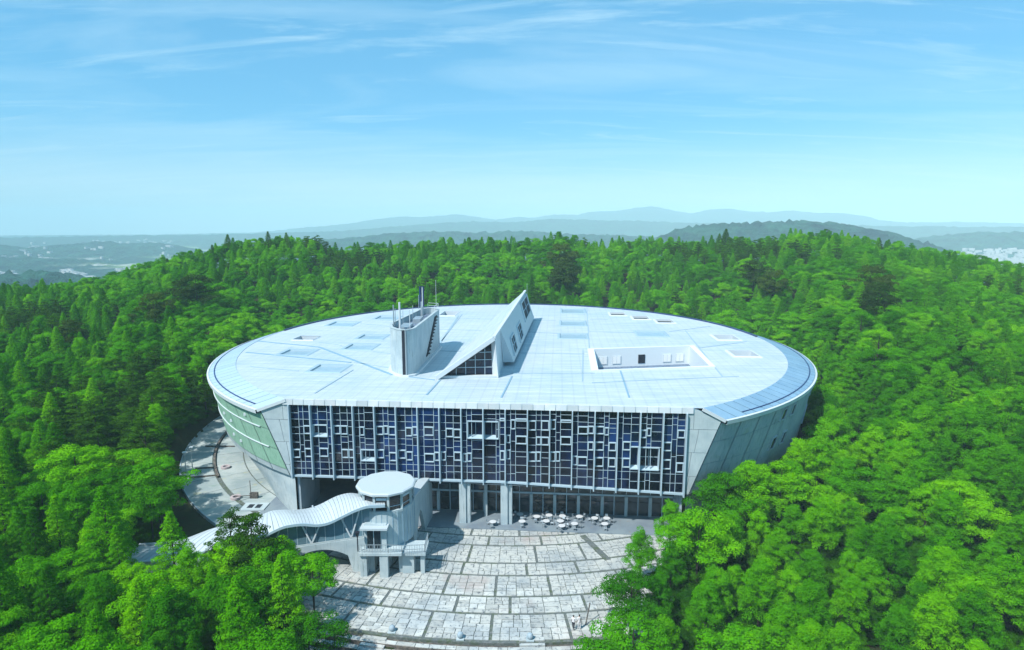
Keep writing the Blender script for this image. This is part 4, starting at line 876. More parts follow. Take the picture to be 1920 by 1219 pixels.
# ------------------------------------------------------------ plaza
pz = MB().prism([(CX + 75.2 * math.sin(a), CY - 75.2 * math.cos(a)) for a in np.linspace(-.335, .195, 40)] + [(22, 74), (27, 84), (27, 90), (-32, 90), (-34, 83), (-33, 78)], -.5, -.07)
plaza = tag(pz.build('plaza', 'joint'), kind='structure')
arcs = [48.0, 51.0, 53.4, 55.9, 60.2, 63.0, 67.3, 70.5, 75.0]
stones = []
def split(a0, a1, r0, r1, lvl, out):
    w = (a1 - a0) * (r0 + r1) / 2; h = r1 - r0
    if (w < 1.5 and h < 1.15) or (w < 2.2 and h < 1.6 and rng.random() < .22) or lvl > 9: out.append((a0, a1, r0, r1)); return
    if w / 1.35 > h: m = a0 + (a1 - a0) * rng.uniform(.36, .64); split(a0, m, r0, r1, lvl + 1, out); split(m, a1, r0, r1, lvl + 1, out)
    else: m = r0 + h * rng.uniform(.36, .64); split(a0, a1, r0, m, lvl + 1, out); split(a0, a1, m, r1, lvl + 1, out)
for r0, r1 in zip(arcs, arcs[1:]):
    a = -.40 + rng.uniform(0, .05)
    while a < .36:
        w = rng.uniform(6.0, 9.5) / r1
        tmp = []; split(a + .14 / r1, a + w - .14 / r1, r0 + .16, r1 - .16, 0, tmp); stones += tmp; a += w
def local(x, y): return (x - FX) * EX + (y - FY) * EY, (x - FX) * NX + (y - FY) * NY
keep = []
for st_ in stones:
    a0, a1, r0, r1 = st_; am, rm = (a0 + a1) / 2, (r0 + r1) / 2; x, y = CX + rm * math.sin(am), CY - rm * math.cos(am); s_, t_ = local(x, y)
    if t_ < .8 or x < -26 and y > 69 or x > 26 or x < -31 or x > 15 + max(0, y - 60) * .62: continue
    keep.append((math.hypot(x, y), st_))
keep.sort(); stf = MB()
for i, (_, (a0, a1, r0, r1)) in enumerate(keep):
    g = .035; dz = rng.uniform(-.02, .025); j = lambda: rng.uniform(-.02, .02)
    def pp(a, r, z): return (CX + r * math.sin(a), CY - r * math.cos(a), z)
    ga = g / r1; q = [(a0 + ga + j() / r1, r1 - g + j()), (a1 - ga + j() / r1, r1 - g + j()), (a1 - ga + j() / r1, r0 + g + j()), (a0 + ga + j() / r1, r0 + g + j())]
    mb = stf if i >= 298 else MB()
    mb.hexa([pp(a, r, -.2) for a, r in q] + [pp(a, r, dz) for a, r in q])
    if i < 298: mb.build('paving_stone', 'stone', plaza, fix=False)
tag(stf.build('paving_stones_beyond', 'stone', plaza, fix=False), kind='stuff')
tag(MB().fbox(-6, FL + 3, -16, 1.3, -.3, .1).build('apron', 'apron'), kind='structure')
# drain across the plaza
a = at(1092, 1004, 0); b_ = at(1140, 1050, 0); tag(MB().beam((a[0], a[1], .0), (b_[0], b_[1], .0), .85, .09).build('drain_channel', 'joint', plaza))
# lower terraces before the plaza, stepping down towards the camera
tr_ = [75.2, 76.1, 77.0, 77.9, 78.8, 82]
for k, (r0, r1) in enumerate(zip(tr_, tr_[1:])):
    z = -.32 * (k + 1)
    pts = [(CX + r1 * math.sin(a), CY - r1 * math.cos(a)) for a in np.linspace(-.33, .20, 30)] + [(CX + r0 * math.sin(a), CY - r0 * math.cos(a)) for a in np.linspace(.20, -.33, 30)]
    te = tag(MB().prism(pts, z - .9, z - .05).build('terrace_step', 'brown'), kind='structure')
    if k < 4:
        a = -.325
        while a < .19:
            w = rng.uniform(.9, 2.2) / r1
            q = [(a + .03 / r1, r1 - .06), (a + w - .03 / r1, r1 - .06), (a + w - .03 / r1, r0 + .28), (a + .03 / r1, r0 + .28)]
            MB().hexa([(CX + r * math.sin(t), CY - r * math.cos(t), z - .2) for t, r in q] + [(CX + r * math.sin(t), CY - r * math.cos(t), z + rng.uniform(-.02, .02)) for t, r in q]).build('paving_stone', 'stone', te, fix=False); a += w
# small flights of steps on the terrace
for idx, (u, v, lab) in enumerate([(705, 1190, 'short flight of pale stone steps at the lower left edge of the plaza'), (697, 1206, 'second flight of pale stone steps below the left one'), (998, 1210, 'short flight of pale stone steps near the lower right of the plaza')]):
    p = at(u, v, -.2); ang = math.atan2(p[0] - CX, CY - p[1]); rr = math.hypot(p[0] - CX, p[1] - CY)
    e_ = empty('stone_steps', (p[0], p[1], -.45), lab, 'steps', 'steps on the plaza terraces')
    for j in range(3):
        r0 = rr - .9 + j * .55; w = 1.3
        q = [(ang - w / r0, r0 + .5), (ang + w / r0, r0 + .5), (ang + w / r0, r0), (ang - w / r0, r0)]
        MB().hexa([(CX + r * math.sin(t), CY - r * math.cos(t), -1.0) for t, r in q] + [(CX + r * math.sin(t), CY - r * math.cos(t), .06 - .14 * j - (.0 if idx != 1 else .35)) for t, r in q]).build('step', 'stone', e_)
# left terrace: big concrete slabs in rings
tp = [(CX + 65.4 * math.sin(a), CY - 65.4 * math.cos(a)) for a in np.linspace(-1.75, -.5, 50)] + [(CX + 50 * math.sin(a), CY - 50 * math.cos(a)) for a in np.linspace(-.5, -1.75, 50)]
lt = tag(MB().prism(tp, -.6, -.06).build('left_terrace', 'joint'), kind='structure')
for (r0, r1, wd) in ((50.3, 55.0, 5), (55.1, 59.6, 6), (60.25, 65.3, 7.5)):
    a = -1.74
    while a < -.52:
        w = rng.uniform(.7, 1.3) * wd / r1; w = min(w, -.5 - a); q = []
        for t in np.linspace(a + .05 / r1, a + w - .05 / r1, 4): q.append((CX + (r1 - .05) * math.sin(t), CY - (r1 - .05) * math.cos(t)))
        for t in np.linspace(a + w - .05 / r1, a + .05 / r1, 4): q.append((CX + (r0 + .05) * math.sin(t), CY - (r0 + .05) * math.cos(t)))
        MB().prism(q, -.2, rng.uniform(-.015, .02)).build('paving_slab', 'terr', lt); a += w
# dark low curb arc and cross walls on it
cu = MB(); A_ = np.linspace(-1.6, -.98, 24)
cu.loft([[(CX + r * math.sin(t), CY - r * math.cos(t), z) for t in A_] for r, z in ((59.75, -.05), (59.75, .3), (60.1, .3), (60.1, -.05))], closed=False, caps=False).build('curb', 'brown', lt)
for u0, v0, u1, v1 in ((356, 897, 410, 892), (366, 880, 408, 877), (385, 838, 440, 838)):
    a = at(u0, v0, 0); b_ = at(u1, v1, 0); MB().beam((a[0], a[1], .15), (b_[0], b_[1], .1), .18, .25).build('low_wall', 'brown', lt)
rim = MB(); A_ = np.linspace(-1.75, -.5, 50)
rim.loft([[(CX + r * math.sin(t), CY - r * math.cos(t), z) for t in A_] for r, z in ((65.3, -.6), (65.3, .1), (65.5, .1), (65.7, -2.5))], closed=False, caps=False).build('terrace_rim', 'concd', lt)
for i, (u, v, lab) in enumerate([(442, 933, 'round pinkish stone ring on the left terrace beside the concrete base wall'), (423, 876, 'round pinkish stone ring on the left terrace under the eave')]):
    p = at(u, v, .15)
    k = 20; MB_ = MB().loft([[(p[0] + r * math.cos(2 * math.pi * j / k), p[1] + r * math.sin(2 * math.pi * j / k), z) for j in range(k)] for r, z in ((.8, 0), (.8, .35), (.45, .35), (.45, .05))], caps=False)
    tag(MB_.build('stone_ring', 'pink', loc=(p[0], p[1], 0)), lab, 'stone ring')
e_ = empty('hatch_frame', (*at(478, 952, 0)[:2], 0), 'pale concrete hatch with dark openings on the terrace near the footbridge', 'hatch')
p = at(478, 952, 0); MB().box(p[0] - 1.8, p[0] + 1.8, p[1] - 1.2, p[1] + 1.2, 0.02, .25).build('slab', 'cheek', e_)
for dx_ in (-1, .2): MB().box(p[0] + dx_, p[0] + dx_ + .8, p[1] - .6, p[1] + .6, .2, .27).build('opening', 'dark', e_)
e_ = empty('pipe_rack', (*at(466, 935, 0)[:2], 0), 'dark metal pipe with valve box standing by the sloping base wall', 'pipe')
p = at(466, 935, 0); MB().beam((p[0] - 2, p[1], .4), (p[0] + 1, p[1] + .3, .4), .1, .1).build('pipe', 'brown', e_); MB().box(p[0] + .2, p[0] + 1.4, p[1], p[1] + .5, .0, .9).build('valve_box', 'brown', e_); MB().beam((p[0] + .4, p[1], .0), (p[0] + .4, p[1], 3), .08, .08).build('post', 'brown', e_)

# stone balls
for u, v, lab in [(735, 1177, 'round stone ball on the plaza edge by the upper left steps'), (863, 1190, 'round mossy stone ball at the middle of the plaza edge'), (994, 1192, 'round stone ball at the plaza edge above the right steps')]:
    p = at(u, v, .4); rg_ = []
    for i in range(1, 9): th = math.pi * i / 9; rg_.append([(p[0] + .34 * math.sin(th) * math.cos(2 * math.pi * j / 14), p[1] + .34 * math.sin(th) * math.sin(2 * math.pi * j / 14), .36 - .34 * math.cos(th)) for j in range(14)])
    e_ = empty('stone_ball', (p[0], p[1], 0), lab, 'stone ball', 'stone balls along the plaza edge')
    MB().loft(rg_).build('ball', 'concd', e_, smooth=True); MB().box(p[0] - .4, p[0] + .4, p[1] - .4, p[1] + .4, -.05, .08).build('base', 'conc', e_)
# lamps at the left terrace edge
for u, v, lab in [(361, 878, 'thin pale lamp post with hooked head at the left terrace edge'), (349, 888, 'shorter pale lamp post left of the hooked one by the dark trees')]:
    p = at(u, v, 0); e_ = empty('lamp_post', (p[0], p[1], 0), lab, 'lamp post', 'lamp posts at the left terrace')
    MB().tube((p[0], p[1], -1), (p[0], p[1], 3.4), .08).build('post', 'cheek', e_); MB().tube((p[0], p[1], 3.3), (p[0], p[1], 3.9), .1, .38).build('lamp_head', 'white', e_)

# ------------------------------------------------------------ tables and chairs
def copy_tree(o, parent=None):
    c = o.copy(); col.objects.link(c); c.parent = parent
    for ch in list(o.children): copy_tree(ch, c)
    return c
def mk_table():
    e_ = empty('cafe_table', (0, 0, .1), '', 'table')
    k = 20; MB().loft([[(r * math.cos(2 * math.pi * j / k), r * math.sin(2 * math.pi * j / k), z) for j in range(k)] for r, z in ((.46, .82), (.50, .835), (.50, .85), (.47, .86))], ).build('tabletop', 'tabletop', e_)
    MB().tube((0, 0, .12), (0, 0, .82), .04).build('pedestal', 'chair', e_)
    f_ = MB()
    for j in range(4): a = j * math.pi / 2 + .4; f_.beam((0, 0, .16), (.36 * math.cos(a), .36 * math.sin(a), .12), .05, .04)
    f_.build('foot', 'chair', e_); return e_
def mk_chair():
    e_ = empty('cafe_chair', (0, 0, .1), '', 'chair')
    MB().box(-.22, .22, -.21, .21, .54, .58).build('seat', 'chair', e_)
    MB().hexa([(-.21, .19, .74), (.21, .19, .74), (.21, .22, .74), (-.21, .22, .74), (-.2, .25, 1.0), (.2, .25, 1.0), (.2, .28, 1.0), (-.2, .28, 1.0)]).build('backrest', 'chair', e_)
    for sx in (-1, 1):
        MB().beam((sx * .19, -.18, .54), (sx * .21, -.21, .1), .035, .035).build('leg', 'chair', e_)
        MB().beam((sx * .19, .26, .98), (sx * .21, .20, .1), .035, .035).build('leg', 'chair', e_)
    return e_
T0 = mk_table(); C0 = mk_chair(); t_used = c_used = False
tbl = [(475, 545, 'by itself between the two big columns, leftmost'), (763, 465, 'right of the wide column, back row, against the glass'), (940, 490, 'back row, second from the wide column'), (785, 540, 'front row just right of the wide column'), (1040, 537, 'front row, second from the wide column'), (1070, 477, 'back row, third from the wide column'), (1212, 485, 'back row in the middle of the terrace'), (1190, 537, 'middle row, centre of the cluster'), (1205, 587, 'nearest the plaza, centre front of the cluster'), (1340, 565, 'front row right of the nearest table'), (1392, 490, 'back row, fourth from the right end'), (1553, 507, 'back row, second from the right end'), (1660, 567, 'front row at the right end of the cluster'), (1680, 508, 'back row at the right end of the cluster')]
for i, (X, Yy, where) in enumerate(tbl):
    p = at(840 + X / 5.647, 880 + Yy / 5.647, .86)
    o = T0 if not t_used else copy_tree(T0); t_used = True
    o.location = (p[0], p[1], .0 if i in (8,) else .02); o.rotation_euler.z = rng.uniform(0, 1)
    sz, tz = local(p[0], p[1]); o.location.z = 0.0 if tz < 1.3 else -.1
    tag(o, 'round white cafe table ' + where, 'table', 'round white tables on the terrace')
    nc = 2 if i in (1, 3) else 3 + (i % 2)
    a0 = rng.uniform(0, 6.28)
    for j in range(nc):
        a = a0 + j * 2 * math.pi / nc + rng.uniform(-.25, .25); d = rng.uniform(.68, .82)
        c = C0 if not c_used else copy_tree(C0); c_used = True
        c.location = (p[0] + d * math.cos(a), p[1] + d * math.sin(a), o.location.z); c.rotation_euler.z = a - math.pi / 2 + rng.uniform(-.3, .3)
        side = 'left' if math.cos(a) < -.5 else 'right' if math.cos(a) > .5 else 'far' if math.sin(a) > 0 else 'near'
        tag(c, 'grey chair, %s side of the table %s' % (side, where.split(',')[0]), 'chair', 'grey chairs round the white tables')

# ------------------------------------------------------------ people on the plaza
def person(x, y, ang, label, shirt, trs, h=1.7, stride=.12):
    e_ = empty('person', (x, y, 0.02), label, 'person')
    J = {'pelvis': (0, 0, .92, .14), 'chest': (0, 0, 1.28, .16), 'neck': (0, .0, 1.46, .06), 'head': (0, -.01, 1.60, .10), 'crown': (0, 0, 1.68, .085)}
    verts = [J[k][:3] for k in ('pelvis', 'chest', 'neck', 'head', 'crown')]; rad = [J[k][3] for k in ('pelvis', 'chest', 'neck', 'head', 'crown')]; ed = [(0, 1), (1, 2), (2, 3), (3, 4)]
    def add(p, r, par): verts.append(p); rad.append(r); ed.append((par, len(verts) - 1)); return len(verts) - 1
    for sg in (-1, 1):
        a = add((sg * .19, 0, 1.38), .06, 1); b_ = add((sg * .24, .02 * sg, 1.12), .045, a); c = add((sg * .25, -.08, .90), .035, b_); add((sg * .25, -.12, .80), .035, c)
        a = add((sg * .10, 0, .86), .10, 0); b_ = add((sg * .10, -stride * sg * .5, .48), .065, a); c = add((sg * .10, -stride * sg, .08), .045, b_); add((sg * .10, -stride * sg - .16, .035), .04, c)
    me = bpy.data.meshes.new('body'); me.from_pydata(verts, ed, []); o = bpy.data.objects.new('body', me); col.objects.link(o); o.parent = e_
    md = o.modifiers.new('skin', 'SKIN'); 
    for i, r in enumerate(rad): me.skin_vertices[0].data[i].radius = (r, r * (.75 if i in (0, 1) else 1))
    me.skin_vertices[0].data[0].use_root = True
    o.modifiers.new('sub', 'SUBSURF').levels = 1; o.modifiers['sub'].render_levels = 1
    dg = bpy.context.evaluated_depsgraph_get(); m2 = bpy.data.meshes.new_from_object(o.evaluated_get(dg)); o.modifiers.clear(); o.data = m2
    m2.materials.clear()
    for k in ('skin', shirt, trs, 'hair'): m2.materials.append(M[k])
    for p in m2.polygons:
        z = p.center.z; x_ = abs(p.center.x); p.use_smooth = True
        p.material_index = 2 if (z < .95 and x_ < .2) else (1 if z < 1.44 and not (x_ > .2 and z < 1.1) else (3 if z > 1.63 or (z > 1.55 and p.center.y > 0.02) else 0))
    fc = MB().tube((-.03, -.10, 1.6), (.03, -.10, 1.6), .012); fc.tube((0, -.12, 1.57), (0, -.10, 1.6), .015).build('nose', 'skin', e_, loc=None).parent = e_
    bpy.data.objects[e_.children[-1].name].location = (0, 0, 0)
    me = e_.children[-1].data
    for v in me.vertices: v.co += e_.location
    for sg in (-1, 1):
        for j in range(4):
            q = MB().beam((sg * .25 + (j - 1.5) * .016 * 0, -.12 + (j - 1.5) * .018, .80), (sg * .25, -.13 + (j - 1.5) * .02, .72 + .006 * j), .015, .015)
            f_ = q.build('finger', 'skin', None); f_.parent = e_
    e_.rotation_euler.z = ang; return e_
p = at(1075, 1181, 0); person(p[0], p[1], 2.6, 'person in white top and dark trousers walking on the plaza edge', 'cloth_w', 'cloth_d')
p = at(1086, 1180, 0); person(p[0], p[1], 3.5, 'person in pale clothes bending slightly beside the walker by the trees', 'cloth_w', 'cloth_w', stride=.05)
p = at(1098, 1172, 0)
e_ = empty('umbrella_stand', (p[0], p[1], 0), 'narrow dark sign post leaning beside the bright trees at the plaza edge', 'post')
MB().beam((p[0], p[1], 0), (p[0] + .5, p[1] + .6, 2.2), .1, .1).build('post', 'brown', e_)

# ------------------------------------------------------------ trees
def leaf_mesh(clumps, n_leaf, size, rs, flat=.35, inner=.62):
    """clumps: (x,y,z,rx,rz). leaf quads on each clump, facing outwards"""
    V = []; nfaces = 0
    for (cx, cy, cz, rx, rz) in clumps:
        n = max(6, int(n_leaf * (rx ** 1.6)))
        d = rs.normal(size=(n, 3)); d /= np.linalg.norm(d, axis=1)[:, None]; d[:, 2] = np.where(d[:, 2] < -.35, -d[:, 2] * .6, d[:, 2])
        rr = rs.uniform(inner, 1.08, n)[:, None]
        P = np.array([cx, cy, cz]) + d * rr * np.array([rx, rx, rz])
        nrm = d * np.array([1, 1, 1.3]) + rs.normal(size=(n, 3)) * flat + np.array([0, 0, .25]); nrm /= np.linalg.norm(nrm, axis=1)[:, None]
        a = np.cross(nrm, rs.normal(size=(n, 3))); a /= np.linalg.norm(a, axis=1)[:, None]; b = np.cross(nrm, a)
        s = (size * rs.uniform(.6, 1.3, n))[:, None]
        q = np.stack([P - a * s * .5, P + b * s * .32, P + a * s * .55, P - b * s * .34], 1); V.append(q)
    V = np.concatenate(V); n = len(V)
    return V.reshape(-1, 3), np.arange(n * 4).reshape(n, 4)
def trunk_mb(h, r, clumps, rs, lean=0):
    mb = MB(); mb.tube((0, 0, -1.2), (lean * .5, 0, h * .5), r, r * .75, 7); mb.tube((lean * .5, 0, h * .5), (lean, 0, h * .93), r * .75, r * .18, 6)
    for k in rs.choice(len(clumps), min(9, len(clumps)), replace=False):
        c = clumps[k]; z0 = max(h * .25, c[2] - 1.6 - rs.uniform(0, .8)); mb.tube((lean * z0 / h, 0, z0), (c[0] * .85, c[1] * .85, c[2]), r * .32, r * .08, 5)
    return mb
def mkcrown(kind, seed):
    rs = np.random.default_rng(seed); cl = []
    if kind == 'broad':
        H = rs.uniform(9.5, 11.5); R = rs.uniform(3.3, 4.2); n = 46
        lob = rs.uniform(0, 6.28, 3)
        for i in range(n):
            z = rs.uniform(-.45, 1); a = rs.uniform(0, 2 * math.pi); r = math.sqrt(max(.05, 1 - max(0, z) ** 2.2)) * (1 + .22 * math.sin(2 * a + lob[0]) + .14 * math.sin(5 * a + lob[1]))
            k = rs.uniform(.62, 1.0); cr_ = rs.uniform(.65, 1.25)
            cl.append((R * r * k * math.cos(a), R * r * k * math.sin(a), H - 3.3 + 3.1 * z * rs.uniform(.8, 1.08), cr_, cr_ * rs.uniform(.5, .75)))
        for i in range(10): a = rs.uniform(0, 6.28); cl.append((1.6 * math.cos(a), 1.6 * math.sin(a), H - 3.5 + rs.uniform(-1.5, 1.5), 1.3, 1.1))
        V, Fc = leaf_mesh(cl, 260, .21, rs, .35, .72); m = 'leaf_broad'
    elif kind == 'pine':
        H = rs.uniform(9.5, 12); R = rs.uniform(2.7, 3.5); n = 120
        for i in range(n):
            f = rs.uniform(0, 1) ** .8; z = H - .3 - f * 6.6; rmax = R * (f ** .60) * (1 if f < .8 else .85); a = i * 2.4 + rs.uniform(-.3, .3); r = rmax * (rs.uniform(.6, 1.05) if i % 4 else rs.uniform(0, .5))
            cr_ = rs.uniform(.40, .78); cl.append((r * math.cos(a), r * math.sin(a), z + rs.uniform(-.3, .3), cr_, cr_ * .95))
        V, Fc = leaf_mesh(cl, 330, .17, rs, .35, .8); m = 'leaf_pine'
    elif kind == 'con':
        H = rs.uniform(10.5, 13); R = rs.uniform(2.0, 2.7); n = 90
        for i in range(n):
            f = (i + .5) / n; z = H - f * 8.2; rmax = R * (f ** .85); a = i * 2.4; r = rmax * rs.uniform(.6, 1.05)
            cr_ = .35 + .45 * f * rs.uniform(.6, 1.2); cl.append((r * math.cos(a), r * math.sin(a), z, cr_, cr_ * .7))
        V, Fc = leaf_mesh(cl, 260, .18, rs, .4, .72); m = 'leaf_con'
    else:
        H = rs.uniform(10, 12.5); R = rs.uniform(2.8, 3.8)
        for lv in range(7):
            z = H - .3 - lv * 1.05; rm = R * (.28 + .72 * min(1, lv / 3.2))
            for k in range(4 + lv * 3):
                a = rs.uniform(0, 6.28); r = rm * rs.uniform(.3, 1); cl.append((r * math.cos(a), r * math.sin(a), z + rs.uniform(-.45, .45), rs.uniform(.5, .95), rs.uniform(.26, .45)))
        V, Fc = leaf_mesh(cl, 190, .22, rs, .5); m = 'leaf_dark'
    me = bpy.data.meshes.new('crown'); me.vertices.add(len(V)); me.vertices.foreach_set('co', V.astype(np.float32).ravel())
    nf = len(Fc); me.loops.add(nf * 4); me.loops.foreach_set('vertex_index', Fc.astype(np.int32).ravel()); me.polygons.add(nf)
    me.polygons.foreach_set('loop_start', (np.arange(nf) * 4).astype(np.int32)); me.update(calc_edges=True); me.materials.append(M[m])
    tm = trunk_mb(H, .17 if kind != 'con' else .14, cl, rs); tme = bpy.data.meshes.new('trunk'); tme.from_pydata([tuple(v) for v in tm.v], [], tm.f); tme.materials.append(M['bark'])
    return me, tme, H
PROTO = {k: [mkcrown(k, 100 * j + i) for i in range(4)] for j, k in enumerate(('broad', 'pine', 'con', 'dark'))}
NAMEK = {'broad': 'broadleaf_tree', 'pine': 'pine_tree', 'con': 'conical_tree', 'dark': 'dark_pine_tree'}

def recol(P, m):
    out = []
    for me, tme, H in P: c = me.copy(); c.materials.clear(); c.materials.append(M[m]); out.append((c, tme, H))
    return out
M['leaf_under'] = leaf_mat('undergrowth_foliage', (0.006, 0.06, 0.008), (0.014, 0.10, 0.010), (0.026, 0.16, 0.012))
M['leaf_brown'] = leaf_mat('greyish_foliage', (0.012, 0.050, 0.050), (0.020, 0.065, 0.07), (0.032, 0.095, 0.08))
EXTRA = {'spire': recol(PROTO['con'][:2], 'leaf_dark'), 'brown': recol(PROTO['broad'][:2], 'leaf_brown')}
NAMEK['spire'] = 'dark_conifer'; NAMEK['brown'] = 'greyish_tree'
def clear(x, y, r=0.0):
    rc = math.hypot(x - CX, y - CY)
    if rc < (62.8 if x < 0 or y > 150 else 61.0): return False
    ang = math.atan2(x - CX, CY - y)
    if -1.9 < ang < -.5 and rc < (68.2 if ang < -.85 else 71.0) - max(0, (-1.3 - ang)) * 7: return False        # left terrace and its bank
    if 67.2 - 0 < y < 79.5 and -47 < x < -5.9: return False                              # footbridge
    if y < 67.3 and -6 > x > -19.6 + max(0, 57 - y) * .3 - max(0, y - 60) * .7 and y > 38: return False
    if y >= 38 and y < 90 and -19.6 < x and x > -7:
        lim = 13.6 if y < 66 else 13.6 + (y - 66) * .8
        if y < 54: lim = 8.6
        if x < lim: return False
    return True
pts = []; cell = {}
tries = 0; tr = random.Random(21)
def ok(x, y, d):
    k = (int(x // 5), int(y // 5))
    for i in (-1, 0, 1):
        for j in (-1, 0, 1):
            for (a, b) in cell.get((k[0] + i, k[1] + j), ()):
                if (a - x) ** 2 + (b - y) ** 2 < d * d: return False
    return True
def put(x, y, kind=None, s=None, d=3.6):
    if not ok(x, y, d): return False
    cell.setdefault((int(x // 5), int(y // 5)), []).append((x, y)); pts.append((x, y, kind, s)); return True
# trees that can be picked out in the photograph
special = []
def sp(u, v, ztop, kind, s, label, z0=None):
    """a tree whose top shows at (u,v); ztop its height above the sea of ground"""
    x, y, _ = at(u, v, ztop); special.append((x, y, kind, s, label)); cell.setdefault((int(x // 5), int(y // 5)), []).append((x, y))
sp(1312, 968, 9.5, 'broad', .95, 'bright green broadleaf tree spreading over the right edge of the plaza')
sp(1186, 1050, 8.5, 'broad', .75, 'rounded bright green tree standing out on the lower right of the plaza')
sp(1190, 1120, 8.5, 'broad', .9, 'bright broadleaf tree just in front of the rounded one at the plaza edge')
sp(1130, 1175, 8.5, 'broad', .85, 'low bright tree beside the two people on the plaza')
sp(508, 1008, 8.5, 'broad', .8, 'leafy tree in front of the footbridge arch')
sp(470, 985, 9.5, 'dark', .95, 'dark tree rising before the middle of the white undulating roof')
sp(430, 990, 9.5, 'broad', .8, 'green tree overlapping the white undulating roof next to the dark one')
sp(318, 965, 10.0, 'con', .95, 'narrow bright conical tree before the low end of the footbridge roof')
sp(195, 950, 10.0, 'con', 1.1, 'tall conical tree left of the low end of the footbridge roof')
sp(572, 1100, 8.0, 'broad', .75, 'tree at the left edge of the plaza by the footbridge foot')
for i in range(17):       # row closing up against the right wall
    th = .47 + i * .058; R_ = 62.4 + tr.uniform(-.5, .9); put(CX + R_ * math.sin(th), CY - R_ * math.cos(th), 'pine' if i % 3 else 'broad', tr.uniform(.92, 1.08), d=1)
for gx in np.arange(-330, 345, 3.7):
    for gy in np.arange(14, 420, 3.7):
        x = gx + tr.uniform(-1.8, 1.8); y = gy + tr.uniform(-1.8, 1.8); rho = math.hypot(x, y); az = math.degrees(math.atan2(x, y))
        if rho < 30 or rho > 345 or abs(az) > 47 + 60 / rho * 8: continue
        if abs(az) > 43.5 and rho > 120: continue
        if not clear(x, y, 3): continue
        if abs(x) < 45 and 185 > y > 80 and math.hypot(x - CX, y - CY) < 63: continue
        if rho > 200 and tr.random() < .12: continue
        put(x, y, d=3.0 if rho < 200 else 3.5)
nz_ = lambda x, y, s, p: math.sin(x * s + p) * math.cos(y * s * 1.1 + p * 2) + .5 * math.sin((x + y) * s * 2.3 + p)
def kind_at(x, y):
    a = nz_(x, y, .035, 1.1) + tr.uniform(-.7, .7); rho = math.hypot(x, y)
    if x > 8 and rho < 170: return 'pine' if a > -.75 else ('broad' if tr.random() < .75 else 'con')
    if rho > 170:
        if a > .55: return 'broad'
        if a < -1.0: return 'dark'
        return 'pine' if tr.random() < .42 else ('con' if tr.random() < .72 else 'broad')
    if x < 0:
        if a < -.9: return 'dark'
        if a > .9: return 'con'
        return 'broad' if tr.random() < .45 else ('con' if tr.random() < .55 else 'pine')
    return 'broad'
count = {k: 0 for k in PROTO}; rest = {k: [] for k in PROTO}
LAB = {'broad': ('light green broadleaf tree', 'broadleaf'), 'pine': ('tufted green pine', 'pine'), 'con': ('pointed conical green tree', 'conical'), 'dark': ('dark blue green layered pine', 'dark pine')}
def zone(x, y):
    rho = math.hypot(x, y); az = math.degrees(math.atan2(x, y)); rc = math.hypot(x - CX, y - CY)
    if x < -8 and y < 69:
        return 'in the wood at the lower left corner' if az < -31 else ('close to the low end of the footbridge' if y > 58 else 'at the bottom edge left of the plaza')
    if x > 4 and rho < 88:
        if az > 32: return 'near the lower right corner'
        return 'at the right rim of the plaza' if az < 19 else 'on the slope below the right concrete wall'
    if rho > 262: return 'on the ridge skyline ' + ('at far left' if az < -25 else 'left of the antennas' if az < -8 else 'behind the roof skylight' if az < 8 else 'below the round far hill' if az < 25 else 'at far right')
    if rc < 74: return 'hugging the building ' + ('behind the left roof edge' if x < 0 and y > 120 else 'beside the green wall' if x < 0 else 'behind the right roof edge' if y > 120 else 'beside the grey right wall')
    if rho > 190 and abs(az) < 20: return 'on the rise behind the silver roof, ' + ('left part' if az < -7 else 'middle part' if az < 7 else 'right part')
    if az < 0: return 'in the left forest ' + ('level with the terrace' if rho < 115 else 'level with the green wall' if rho < 165 else 'below the left ridge')
    return 'on the right hillside ' + ('level with the glass front' if rho < 120 else 'level with the roof band' if rho < 175 else 'high up near the ridge')
def make_tree(x, y, kind, s, label, group, var=None):
    me, tme, H = (PROTO[kind][tr.randrange(4) if var is None else var] if kind in PROTO else EXTRA[kind][tr.randrange(2)])
    e_ = empty(NAMEK[kind], (x, y, float(ground_z(x, y)) - .15), label, 'tree', group)
    e_.rotation_euler.z = tr.uniform(0, 6.28); e_.scale = (s * tr.uniform(.92, 1.12),) * 2 + (s,)
    for nm, d in (('crown', me), ('trunk', tme)):
        o = bpy.data.objects.new(nm, d); col.objects.link(o); o.parent = e_
    return e_
for (x, y, kind, s, lab) in special:
    make_tree(x, y, kind, s, lab, 'single trees by the plaza and footbridge'); count[kind] += 1
make_tree(-95, 168, 'con', 1.25, 'bright yellow green pointed tree standing out in the left forest', 'single trees by the plaza and footbridge')
for u, sc_ in ((402, 1.15), (432, 1.45), (470, 1.1), (507, 1.4), (541, 1.3), (262, 1.0), (282, 1.0), (316, 1.1), (340, 1.0), (880, 1.2), (1345, 1.35), (1357, 1.55), (1596, 1.2), (1642, 1.25)):
    a = math.atan2(u - 960, F); make_tree(math.sin(a) * 303, math.cos(a) * 303, 'spire', sc_ * .82, 'dark pointed conifer standing up from the skyline ' + ('of the left ridge' if u < 600 else 'of the right ridge' if u > 1000 else 'behind the antennas'), 'dark conifers on the skyline')
